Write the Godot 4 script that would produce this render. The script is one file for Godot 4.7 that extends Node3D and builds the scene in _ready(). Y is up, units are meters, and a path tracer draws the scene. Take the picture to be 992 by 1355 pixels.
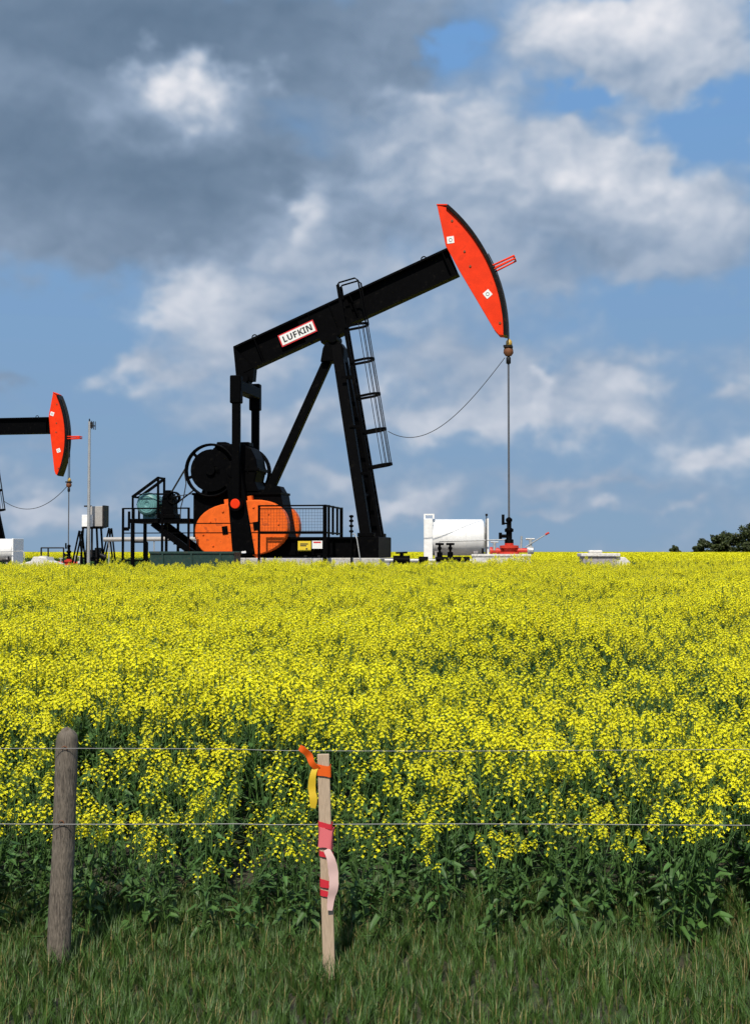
extends Node3D
# A pumpjack standing at the edge of a flowering canola field, seen across a wire fence.
# x to the right, y up, the camera looks towards -z; "d" below is the distance -z. Metres.

const EYE := 2.2
var rng := RandomNumberGenerator.new()
var M := {}
var taken := {}
var rough_ground := FastNoiseLite.new()

# ---------------------------------------------------------------- meshing
func S() -> SurfaceTool:
	var st := SurfaceTool.new()
	st.begin(Mesh.PRIMITIVE_TRIANGLES)
	st.set_smooth_group(-1)
	return st

func tri(st: SurfaceTool, a: Vector3, b: Vector3, c: Vector3) -> void:   # anticlockwise seen from outside
	st.add_vertex(a); st.add_vertex(c); st.add_vertex(b)

func quad(st: SurfaceTool, a: Vector3, b: Vector3, c: Vector3, e: Vector3) -> void:
	tri(st, a, b, c); tri(st, a, c, e)

func box(st: SurfaceTool, c: Vector3, size: Vector3, b := Basis.IDENTITY, bevel := 0.0) -> void:
	var h := size * 0.5
	if bevel > 0.0:
		var poly := PackedVector2Array([Vector2(-h.x + bevel, -h.y), Vector2(h.x - bevel, -h.y), Vector2(h.x, -h.y + bevel), Vector2(h.x, h.y - bevel), Vector2(h.x - bevel, h.y), Vector2(-h.x + bevel, h.y), Vector2(-h.x, h.y - bevel), Vector2(-h.x, -h.y + bevel)])
		prism(st, poly, -h.z, h.z, Transform3D(b, c), bevel)
		return
	var p := []
	for i in 8:
		p.append(c + b * Vector3(h.x if i & 1 else -h.x, h.y if i & 2 else -h.y, h.z if i & 4 else -h.z))
	quad(st, p[4], p[5], p[7], p[6]); quad(st, p[1], p[0], p[2], p[3])
	quad(st, p[5], p[1], p[3], p[7]); quad(st, p[0], p[4], p[6], p[2])
	quad(st, p[6], p[7], p[3], p[2]); quad(st, p[0], p[1], p[5], p[4])

func span(st: SurfaceTool, lo: Vector3, hi: Vector3, bevel := 0.0) -> void:
	box(st, (lo + hi) * 0.5, hi - lo, Basis.IDENTITY, bevel)

func bar(st: SurfaceTool, a: Vector3, b: Vector3, w: float, h: float, side := Vector3(0, 0, 1), bevel := 0.0) -> void:   # w along side, h across
	var y := (b - a).normalized()
	var z := (side - y * side.dot(y)).normalized()
	var x := y.cross(z)
	box(st, (a + b) * 0.5, Vector3(h, (b - a).length(), w), Basis(x, y, z), bevel)

func tube(st: SurfaceTool, pts: Array, radii, sides := 8, caps := true) -> void:
	var rings := []
	var last := Vector3.ZERO
	for i in pts.size():
		var t: Vector3 = (pts[mini(i + 1, pts.size() - 1)] - pts[maxi(i - 1, 0)]).normalized()
		var x := last - t * last.dot(t)
		if x.length() < 0.05:
			x = t.cross(Vector3(0.31, 0.2, 0.93) if absf(t.y) > 0.9 else Vector3.UP)
		x = x.normalized(); last = x
		var y := t.cross(x)
		var r: float = radii[i] if radii is Array else radii
		var ring := []
		for k in sides:
			var a := TAU * k / sides
			ring.append(pts[i] + (x * cos(a) + y * sin(a)) * r)
		rings.append(ring)
	st.set_smooth_group(0)
	for i in pts.size() - 1:
		for k in sides:
			var m := (k + 1) % sides
			quad(st, rings[i][k], rings[i][m], rings[i + 1][m], rings[i + 1][k])
	st.set_smooth_group(-1)
	if caps:
		for k in range(1, sides - 1):
			tri(st, rings[0][0], rings[0][k + 1], rings[0][k])
			tri(st, rings[-1][0], rings[-1][k], rings[-1][k + 1])

func rod(st: SurfaceTool, a: Vector3, b: Vector3, r: float, sides := 8) -> void:
	tube(st, [a, b], r, sides)

func ring(st: SurfaceTool, c: Vector3, radius: float, r: float, basis := Basis.IDENTITY, n := 28, sides := 8, from := 0.0, to := TAU) -> void:
	var pts := []
	for i in n + 1:
		var a := from + (to - from) * i / n
		pts.append(c + basis * Vector3(cos(a) * radius, sin(a) * radius, 0))
	tube(st, pts, r, sides, to - from < TAU - 0.01)

func prism(st: SurfaceTool, poly: PackedVector2Array, z0: float, z1: float, xf := Transform3D.IDENTITY, bevel := 0.0) -> void:
	if Geometry2D.is_polygon_clockwise(poly):
		poly = poly.duplicate(); poly.reverse()
	var n := poly.size()
	var cap := poly
	if bevel > 0.0:
		cap = PackedVector2Array()
		for i in n:
			var e1 := (poly[i] - poly[i - 1]).normalized()
			var e2 := (poly[(i + 1) % n] - poly[i]).normalized()
			var n1 := Vector2(-e1.y, e1.x)
			var n2 := Vector2(-e2.y, e2.x)
			var m := (n1 + n2).normalized()
			cap.append(poly[i] + m * bevel / maxf(m.dot(n1), 0.5))
	var at := func(p: Vector2, z: float) -> Vector3: return xf * Vector3(p.x, p.y, z)
	for i in n:
		var j := (i + 1) % n
		quad(st, at.call(poly[i], z0 + bevel), at.call(poly[j], z0 + bevel), at.call(poly[j], z1 - bevel), at.call(poly[i], z1 - bevel))
		if bevel > 0.0:
			quad(st, at.call(poly[i], z1 - bevel), at.call(poly[j], z1 - bevel), at.call(cap[j], z1), at.call(cap[i], z1))
			quad(st, at.call(cap[i], z0), at.call(cap[j], z0), at.call(poly[j], z0 + bevel), at.call(poly[i], z0 + bevel))
	var t := Geometry2D.triangulate_polygon(cap)
	for i in range(0, t.size(), 3):
		var a := cap[t[i]]; var b := cap[t[i + 1]]; var c := cap[t[i + 2]]
		if (b - a).cross(c - a) < 0.0:
			var s := b; b = c; c = s
		tri(st, at.call(a, z1), at.call(b, z1), at.call(c, z1))
		tri(st, at.call(a, z0), at.call(c, z0), at.call(b, z0))

func lathe(st: SurfaceTool, prof: Array, xf := Transform3D.IDENTITY, n := 20) -> void:   # prof of (radius, along y), upwards
	st.set_smooth_group(0)
	for i in prof.size() - 1:
		st.set_smooth_group(i + 1 if absf(prof[i].y - prof[i + 1].y) < 0.3 * absf(prof[i].x - prof[i + 1].x) else 0)
		for k in n:
			var a := TAU * k / n; var b := TAU * (k + 1) / n
			var p := func(q: Vector2, g: float) -> Vector3: return xf * Vector3(q.x * sin(g), q.y, q.x * cos(g))
			if prof[i].x > 0.0005:
				tri(st, p.call(prof[i], a), p.call(prof[i], b), p.call(prof[i + 1], b))
			if prof[i + 1].x > 0.0005:
				tri(st, p.call(prof[i], a), p.call(prof[i + 1], b), p.call(prof[i + 1], a))
	st.set_smooth_group(-1)

func strip(st: SurfaceTool, key: Array, key_w: Array, side: Vector3, thick := 0.0015) -> void:   # a ribbon of real thickness, bent smoothly
	var pts := []
	var widths := []
	for i in key.size() - 1:
		for k in 4:
			var t := k / 4.0
			pts.append(key[i].cubic_interpolate(key[i + 1], key[maxi(i - 1, 0)], key[mini(i + 2, key.size() - 1)], t))
			widths.append(lerpf(key_w[i], key_w[i + 1], t) * (1.0 + 0.06 * sin(i * 4.0 + k * 1.7)))
	pts.append(key[-1]); widths.append(key_w[-1])
	var rows := []
	for i in pts.size():
		var y: Vector3 = (pts[mini(i + 1, pts.size() - 1)] - pts[maxi(i - 1, 0)]).normalized()
		var x := (side - y * side.dot(y)).normalized()
		var z := x.cross(y) * thick * 0.5
		var h: Vector3 = x * widths[i] * 0.5
		rows.append([pts[i] - h + z, pts[i] + h + z, pts[i] + h - z, pts[i] - h - z])
	for f in 4:
		st.set_smooth_group(f + 1)
		for i in rows.size() - 1:
			quad(st, rows[i][f], rows[i][(f + 1) % 4], rows[i + 1][(f + 1) % 4], rows[i + 1][f])
	st.set_smooth_group(-1)

func turned(axis_to: Vector3) -> Basis:   # y axis laid along axis_to
	var y := axis_to.normalized()
	var x := y.cross(Vector3(0.02, 0.1, 1)).normalized()
	return Basis(x, y, x.cross(y))

# ---------------------------------------------------------------- objects
func numbered(called: String) -> String:
	if not taken.has(called):
		taken[called] = 0
		return called
	taken[called] += 1
	return "%s_%03d" % [called, taken[called]]

func obj(called: String, st, m, parent: Node = self) -> MeshInstance3D:   # st and m: one tool and material, or arrays of both
	var o := MeshInstance3D.new()
	o.name = numbered(called) if parent == self else called
	var mesh: ArrayMesh = null
	if st is SurfaceTool:
		st = [st]; m = [m]
	for i in st.size():
		st[i].generate_normals()
		st[i].set_material(M[m[i]])
		mesh = st[i].commit(mesh)
	o.mesh = mesh
	parent.add_child(o, true)
	return o

func tag(o: Node, label: String, category: String, group := "") -> Node:
	o.set_meta("label", label); o.set_meta("category", category)
	if group: o.set_meta("group", group)
	return o

func thing(called: String, at: Vector3, label: String, category: String, turn := 0.0, group := "") -> Node3D:
	var o := Node3D.new()
	o.name = numbered(called)
	add_child(o)
	o.position = at; o.rotation.y = turn
	tag(o, label, category, group)
	return o

# ---------------------------------------------------------------- materials
func lin(r: float, g: float, b: float) -> Color:
	return Color(r, g, b).linear_to_srgb()

func noise_map(freq: float, colors: Array, offsets: Array, size := 256, octaves := 5, s := 1, normal := -1.0) -> NoiseTexture2D:
	var n := FastNoiseLite.new()
	n.seed = s; n.frequency = freq; n.fractal_octaves = octaves
	var t := NoiseTexture2D.new()
	t.width = size; t.height = size; t.seamless = true; t.noise = n
	if normal >= 0.0:
		t.as_normal_map = true; t.bump_strength = normal
	else:
		var g := Gradient.new()
		g.colors = PackedColorArray(colors); g.offsets = PackedFloat32Array(offsets)
		t.color_ramp = g
	return t

func plain(called: String, c: Color, rough: float, metal := 0.0) -> StandardMaterial3D:
	var m := StandardMaterial3D.new()
	m.albedo_color = c; m.roughness = rough; m.metallic = metal
	M[called] = m
	return m

func patchy(called: String, c: Color, other: Color, share: float, rough: float, scale := 1.0, s := 1, relief := 0.0, low := 0.84) -> StandardMaterial3D:   # a colour broken by grain and patches of another
	var m := plain(called, Color.WHITE, rough)
	var l := c.srgb_to_linear()
	m.albedo_texture = noise_map(0.02, [Color(l * low, 1).linear_to_srgb(), c, Color(l * 1.1, 1).linear_to_srgb(), other], [0.25, 0.5, 1.0 - share, minf(1.0, 1.12 - share)], 256, 6, s)
	m.uv1_triplanar = true
	m.uv1_scale = Vector3.ONE * scale
	if relief > 0.0:
		m.normal_enabled = true
		m.normal_texture = noise_map(0.05, [], [], 256, 5, s + 7, relief)
	return m

func materials() -> void:
	patchy("black", lin(0.0020, 0.0020, 0.0024), lin(0.006, 0.0052, 0.0048), 0.25, 0.5, 0.7, 3).metallic_specular = 0.12
	patchy("grease", lin(0.008, 0.006, 0.005), lin(0.03, 0.012, 0.008), 0.3, 0.4, 0.9, 4).metallic_specular = 0.25
	patchy("dark_steel", lin(0.014, 0.014, 0.016), lin(0.04, 0.03, 0.025), 0.3, 0.5, 1.0, 5).metallic_specular = 0.3
	patchy("head_red", lin(0.80, 0.036, 0.003), lin(0.70, 0.034, 0.004), 0.25, 0.55, 0.35, 6, 0.0, 0.94).metallic_specular = 0.3
	patchy("weight_orange", lin(0.78, 0.125, 0.012), lin(0.52, 0.085, 0.014), 0.24, 0.5, 0.6, 7, 0.0, 0.92).metallic_specular = 0.35
	patchy("valve_red", lin(0.55, 0.035, 0.015), lin(0.25, 0.03, 0.02), 0.3, 0.5, 2.0, 8)
	patchy("white_paint", lin(0.86, 0.86, 0.86), lin(0.80, 0.79, 0.77), 0.18, 0.4, 0.8, 9, 0.0, 0.96)
	patchy("concrete", lin(0.46, 0.45, 0.43), lin(0.34, 0.32, 0.29), 0.35, 0.9, 0.6, 10, 2.0)
	patchy("pale_concrete", lin(0.66, 0.64, 0.62), lin(0.46, 0.43, 0.40), 0.3, 0.85, 0.7, 11, 2.0)
	patchy("grey_concrete", lin(0.34, 0.32, 0.33), lin(0.25, 0.23, 0.23), 0.35, 0.9, 0.7, 12, 2.0)
	patchy("teal", lin(0.11, 0.27, 0.285), lin(0.07, 0.16, 0.165), 0.3, 0.45, 1.5, 13)
	patchy("tray_green", lin(0.016, 0.045, 0.038), lin(0.04, 0.045, 0.035), 0.3, 0.5, 1.0, 14)
	patchy("galvanised", lin(0.42, 0.43, 0.44), lin(0.3, 0.3, 0.3), 0.4, 0.45, 1.5, 15).metallic = 0.3
	patchy("rod_steel", lin(0.16, 0.16, 0.17), lin(0.13, 0.125, 0.12), 0.3, 0.4, 0.4, 16, 0.0, 0.95).metallic = 0.5
	patchy("rust", lin(0.20, 0.07, 0.025), lin(0.07, 0.035, 0.02), 0.4, 0.75, 2.0, 17)
	patchy("brass", lin(0.55, 0.36, 0.06), lin(0.3, 0.17, 0.03), 0.4, 0.45, 2.0, 18)
	patchy("gravel", lin(0.30, 0.27, 0.23), lin(0.16, 0.14, 0.11), 0.45, 0.95, 0.5, 19, 6.0)
	patchy("soil", lin(0.045, 0.042, 0.024), lin(0.03, 0.05, 0.014), 0.5, 0.95, 0.3, 20, 6.0)
	patchy("lath", lin(0.46, 0.35, 0.25), lin(0.36, 0.27, 0.19), 0.35, 0.8, 6.0, 21).uv1_scale = Vector3(20, 1.2, 20)
	patchy("cabinet_grey", lin(0.36, 0.35, 0.34), lin(0.30, 0.29, 0.28), 0.3, 0.5, 1.0, 22, 0.0, 0.93)
	plain("sign_white", lin(0.82, 0.82, 0.82), 0.5)
	plain("sign_red", lin(0.62, 0.02, 0.03), 0.5)
	plain("sign_yellow", lin(0.75, 0.55, 0.03), 0.5)
	plain("sign_ink", lin(0.02, 0.02, 0.025), 0.6)
	plain("rubber", lin(0.015, 0.015, 0.015), 0.7)
	plain("wire", lin(0.26, 0.26, 0.26), 0.55, 0.3)
	for r in [["tape_orange", lin(0.85, 0.13, 0.01)], ["tape_yellow", lin(0.72, 0.50, 0.03)], ["tape_pink", lin(0.78, 0.18, 0.20)], ["tape_red", lin(0.62, 0.03, 0.05)], ["tape_pale", lin(0.72, 0.50, 0.47)]]:
		var t := plain(r[0], r[1], 0.45)
		t.backlight_enabled = true
		t.backlight = Color(r[1].srgb_to_linear() * 0.35, 1).linear_to_srgb()
	# weathered round post: grain drawn out along its length
	var w := patchy("post_wood", lin(0.15, 0.125, 0.10), lin(0.075, 0.062, 0.05), 0.4, 0.9, 1.0, 23, 5.0)
	w.uv1_scale = Vector3(15, 0.75, 15)
	# leaves, petals and bark take their colours from the meshes
	for k in [["green_leaf", 0.55, Color(0.10, 0.16, 0.02)], ["petal", 0.6, Color(0.30, 0.28, 0.0)], ["tree_leaf", 0.6, Color(0.03, 0.05, 0.01)]]:
		var m := plain(k[0], Color.WHITE, k[1])
		m.vertex_color_use_as_albedo = true
		m.backlight_enabled = true
		m.backlight = k[2].linear_to_srgb()
		m.cull_mode = BaseMaterial3D.CULL_DISABLED
	patchy("bark", lin(0.06, 0.05, 0.04), lin(0.03, 0.025, 0.02), 0.4, 0.95, 1.0, 24)

# ---------------------------------------------------------------- sky
# clouds: azimuth and height of the middle, half width and half height in degrees, cover, weight and brightness
var CLOUDS := [
	[-10.66, 22.01, 11.12, 2.09, 1.20, 1.5, 0.16], [-14.51, 16.81, 4.04, 2.53, 1.00, 1.4, 0.20], [-6.64, 17.23, 5.73, 1.42, 1.00, 1.4, 0.18], [-11.58, 13.41, 7.41, 1.52, 1.00, 1.3, 0.30],
	[-2.25, 21.45, 4.38, 2.36, 0.90, 1.0, 0.30], [0.82, 20.26, 3.03, 2.02, 0.70, 1.0, 0.50], [-14.54, 19.66, 3.71, 0.74, 0.60, 1.0, 0.42], [-8.49, 20.00, 1.95, 0.81, 0.70, 4.5, 1.05],
	[-4.22, 19.97, 0.54, 0.54, 0.40, 1.6, 0.85], [-10.97, 18.72, 2.36, 1.08, 0.50, 1.2, 0.62], [-5.80, 18.89, 2.86, 1.01, 0.50, 1.6, 0.60], [9.60, 22.22, 3.37, 1.28, 1.00, 1.6, 0.88],
	[14.49, 21.71, 3.03, 2.02, 0.80, 1.4, 0.80], [11.89, 20.01, 5.39, 1.28, 0.80, 1.0, 0.60], [2.18, 19.40, 1.85, 0.47, 0.60, 1.8, 0.82], [7.58, 17.19, 5.73, 1.42, 1.00, 1.2, 0.76],
	[11.37, 15.99, 1.85, 1.28, 1.10, 2.0, 0.93], [1.84, 17.01, 5.06, 1.35, 0.80, 1.2, 0.76], [4.20, 14.77, 6.40, 1.21, 1.00, 1.0, 0.50], [12.50, 14.00, 4.38, 1.08, 1.00, 1.0, 0.58],
	[-3.09, 14.78, 0.88, 1.62, 0.50, 2.2, 0.88], [-0.88, 14.32, 1.35, 1.18, 0.50, 1.2, 0.50], [15.55, 15.67, 2.02, 1.35, 0.70, 1.0, 0.72], [-8.28, 11.22, 1.69, 1.21, 0.80, 2.6, 0.95],
	[-6.44, 9.70, 3.20, 1.42, 0.70, 1.5, 0.74], [-11.06, 7.88, 1.52, 0.67, 0.70, 1.8, 0.85], [-8.43, 8.01, 2.36, 1.01, 0.50, 1.2, 0.62], [6.88, 11.65, 4.38, 1.21, 0.55, 1.0, 0.60],
	[3.52, 8.91, 2.53, 1.15, 0.50, 1.0, 0.55], [9.85, 7.65, 3.37, 1.28, 0.50, 1.0, 0.62], [7.47, 8.03, 0.47, 0.54, 0.40, 2.4, 1.05], [11.32, 7.35, 1.55, 0.54, 0.60, 2.2, 0.97],
	[7.03, 6.11, 4.38, 1.01, 0.80, 2.2, 0.90], [2.67, 6.25, 2.70, 0.88, 0.70, 1.6, 0.84], [14.51, 4.21, 2.76, 0.74, 0.85, 2.2, 0.95], [15.88, 6.96, 1.08, 0.54, 0.60, 1.3, 0.75],
	[1.48, 1.99, 1.75, 0.67, 0.75, 1.6, 0.82], [-2.23, 3.33, 2.36, 0.51, 0.50, 1.2, 0.66], [7.68, 3.04, 2.02, 0.40, 0.50, 1.0, 0.60], [7.84, 1.70, 0.94, 0.34, 0.55, 1.2, 0.68],
	[10.34, 1.43, 0.94, 0.27, 0.65, 1.5, 0.82], [10.80, 3.01, 1.85, 0.40, 0.45, 1.0, 0.60], [13.12, 1.90, 1.08, 0.34, 0.50, 1.1, 0.68], [-14.39, 1.53, 2.36, 0.74, 0.65, 1.5, 0.76],
	[-15.36, 4.64, 2.02, 0.74, 0.50, 1.1, 0.66], [-3.91, 5.74, 3.71, 1.01, 0.50, 1.2, 0.66], [-15.76, 6.93, 1.15, 0.34, 0.50, 1.5, 0.30], [-3.59, 10.72, 2.70, 1.69, 0.30, 0.8, 0.60],
	[-8.97, 15.58, 5.73, 1.35, 1.20, 1.3, 0.24], [0.81, 13.19, 6.74, 1.08, 0.55, 1.0, 0.62], [11.19, 12.63, 5.06, 0.88, 0.70, 1.0, 0.56], [-1.56, 11.07, 4.04, 1.35, 0.35, 0.9, 0.66],
	[-6.61, 11.00, 2.36, 1.35, 0.40, 1.5, 0.85], [-9.91, 7.65, 3.03, 0.74, 0.30, 0.8, 0.70], [12.76, 5.62, 4.04, 1.01, 0.30, 0.7, 0.68], [4.86, 7.74, 3.71, 1.35, 0.30, 0.8, 0.60],
	[2.16, 3.06, 4.38, 0.84, 0.25, 0.7, 0.66], [3.44, 22.09, 1.01, 0.81, -1.30, 0.0, 0.50], [8.99, 19.31, 1.69, 0.61, -1.40, 0.0, 0.50], [15.10, 17.98, 2.09, 1.75, -1.50, 0.0, 0.50],
	[-14.45, 9.45, 5.06, 2.02, -1.00, 0.0, 0.50], [12.47, 10.01, 4.38, 1.62, -0.80, 0.0, 0.50], [-11.86, 5.63, 3.37, 1.52, -0.50, 0.0, 0.50], [3.51, 4.24, 4.04, 0.88, -0.40, 0.0, 0.50],
	[10.16, 4.34, 3.71, 0.88, -0.40, 0.0, 0.50], [0.13, 0.71, 20.22, 0.61, -0.40, 0.0, 0.50],
]
var n_warp := FastNoiseLite.new()
var n_warp2 := FastNoiseLite.new()
var n_fine := FastNoiseLite.new()
var n_cell := FastNoiseLite.new()
var n_wide := FastNoiseLite.new()

func puffs(q: Vector3) -> float:
	return n_fine.get_noise_3dv(q) * 0.75 - (n_cell.get_noise_3dv(q) + 0.62) * 0.55

func sky_at(az: float, el: float, near_view: bool) -> Color:   # degrees; an sRGB colour
	var a := deg_to_rad(az)
	var e := deg_to_rad(el)
	var v := Vector3(sin(a) * cos(e), sin(e), -cos(a) * cos(e))
	var p := Vector3(v.x, v.y * 1.45, v.z) * 100.0
	var low := clampf(1.0 - el / 16.0, 0.0, 1.0)
	var wx := n_warp.get_noise_3dv(p)
	var wy := n_warp2.get_noise_3dv(p)
	var q := p + Vector3(wx, wy, -wx) * 1.6
	var f := lerpf(puffs(q), puffs(q * 1.9), low * 0.8)
	var q2 := q + Vector3(-0.5, 1.0, 0.0)
	var f2 := lerpf(puffs(q2), puffs(q2 * 1.9), low * 0.8)
	var wide := n_wide.get_noise_3dv(p)
	var wide2 := n_wide.get_noise_3dv(p + Vector3(300, 0, 50))
	# away from the view the sky goes on as broken cloud of the same kind
	var inside := 0.0
	if near_view:
		inside = clampf((30.0 - absf(az)) / 10.0, 0, 1) * clampf((36.0 - el) / 8.0, 0, 1)
	var cover := (1.0 - inside) * (0.62 + wide * 1.4) + inside * 0.27 - low * (1.0 - inside) * 0.15
	var ws := 0.3
	var bs := 0.3 * (0.52 + wide2 * 0.7 * (1.0 - inside))
	if inside > 0.0:
		var x := az + wx * 1.5 + n_fine.get_noise_3dv(p * 2.3 + Vector3(50, 0, 9)) * 1.5
		var y := el + wy * 0.9 + n_fine.get_noise_3dv(p * 2.3 + Vector3(0, 70, 30)) * 1.0
		for c in CLOUDS:
			var dx: float = (x - c[0]) / c[2]
			var dy: float = (y - c[1]) / c[3]
			var r := dx * dx + dy * dy
			if r < 4.0:
				var g := exp(-r * 1.05) * inside
				cover += c[4] * g
				ws += c[5] * g
				bs += c[5] * g * c[6]
	var level := bs / ws
	var lively := clampf(level * 1.7 - 0.18, 0.16, 1.0)      # flat dark undersides, lively sunlit tops
	var bright := level + ((f - f2) * 0.36 + f * 0.34) * lively
	var dense := smoothstep(-0.2, 0.95, cover + f * 1.1)
	bright = clampf(bright - (1.0 - dense) * 0.04, 0.0, 1.1)
	var up := clampf(el / 26.0, 0.0, 1.0)
	var blue := Color(0.535, 0.645, 0.755).lerp(Color(0.43, 0.62, 0.84), up) if el < 26.0 else Color(0.43, 0.62, 0.84).lerp(Color(0.30, 0.47, 0.72), clampf((el - 26.0) / 64.0, 0, 1))
	var cloud: Color
	if bright < 0.5:
		cloud = Color(0.28, 0.375, 0.475).lerp(Color(0.575, 0.65, 0.745), bright / 0.5)
	else:
		cloud = Color(0.575, 0.65, 0.745).lerp(Color(0.95, 0.945, 0.96), (bright - 0.5) / 0.5)
	cloud = cloud.lerp(Color(0.66, 0.69, 0.755), low * 0.4)   # far cloud seen through more air
	return blue.lerp(cloud, dense * lerpf(1.0, 0.85, low))

func make_sky() -> ImageTexture:
	var k := 0
	for n in [n_warp, n_warp2, n_fine, n_wide, n_cell]:
		n.seed = 40 + k
		n.fractal_octaves = [5, 5, 6, 3, 4][k]
		n.frequency = [0.09, 0.09, 0.09, 0.012, 0.11][k]
		k += 1
	n_cell.noise_type = FastNoiseLite.TYPE_CELLULAR
	n_cell.cellular_return_type = FastNoiseLite.RETURN_DISTANCE
	var W := 4096
	var H := 2048
	var small := Image.create(W / 4, H / 4, false, Image.FORMAT_RGB8)
	small.fill(Color(0.40, 0.45, 0.40))
	for y in H / 8 + 2:
		for x in W / 4:
			var az := (x + 0.5) / (W / 4) * 360.0
			if az > 180.0: az -= 360.0
			var el := 90.0 - (y + 0.5) / (H / 4) * 180.0
			small.set_pixel(x, y, sky_at(az, el, absf(az) < 32.0 and el < 38.0))
	small.resize(W, H, Image.INTERPOLATE_CUBIC)
	for y in range(H * 56 / 180, H / 2 + 1):
		for x in range(-262, 262):
			small.set_pixel(posmod(x, W), y, sky_at((x + 0.5) / W * 360.0, 90.0 - (y + 0.5) / H * 180.0, true))
	return ImageTexture.create_from_image(small)

# ---------------------------------------------------------------- ground
func base_height(d: float) -> float:
	if d < 7.0: return 0.0
	if d < 40.0: return 0.72 * (d - 7.0) / 33.0
	if d < 80.0: return 0.72 + 0.2 * (d - 40.0) / 40.0
	if d < 400.0: return 0.92 + 0.16 * (d - 80.0) / 320.0
	return maxf(1.08 - (d - 400.0) * 0.004, -4.0)

func height(x: float, d: float) -> float:
	var pad := smoothstep(-11.0, -9.6, x) * (1.0 - smoothstep(11.5, 12.8, x)) * smoothstep(40.9, 42.0, d) * (1.0 - smoothstep(52.0, 54.0, d))
	return lerpf(base_height(d), 1.3, pad) + rough_ground.get_noise_2d(x, d) * 0.05 * (1.0 - pad)

func field_far(x: float) -> float:   # where the crop begins again behind the lease
	return lerpf(92.0, 62.0, smoothstep(-9.0, -2.0, x))

func sheet(xs: Array, ds: Array, lift: float) -> SurfaceTool:
	var st := S()
	st.set_smooth_group(0)
	var P := func(x: float, d: float) -> Vector3: return Vector3(x, height(x, d) + lift, -d)
	for i in xs.size() - 1:
		for j in ds.size() - 1:
			quad(st, P.call(xs[i], ds[j]), P.call(xs[i + 1], ds[j]), P.call(xs[i + 1], ds[j + 1]), P.call(xs[i], ds[j + 1]))
	return st

func steps(parts: Array) -> Array:   # [from, to, step], ...
	var out := []
	for p in parts:
		var v: float = p[0]
		while v < p[1] - 0.001:
			out.append(v); v += p[2]
	out.append(parts[-1][1])
	return out

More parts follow.
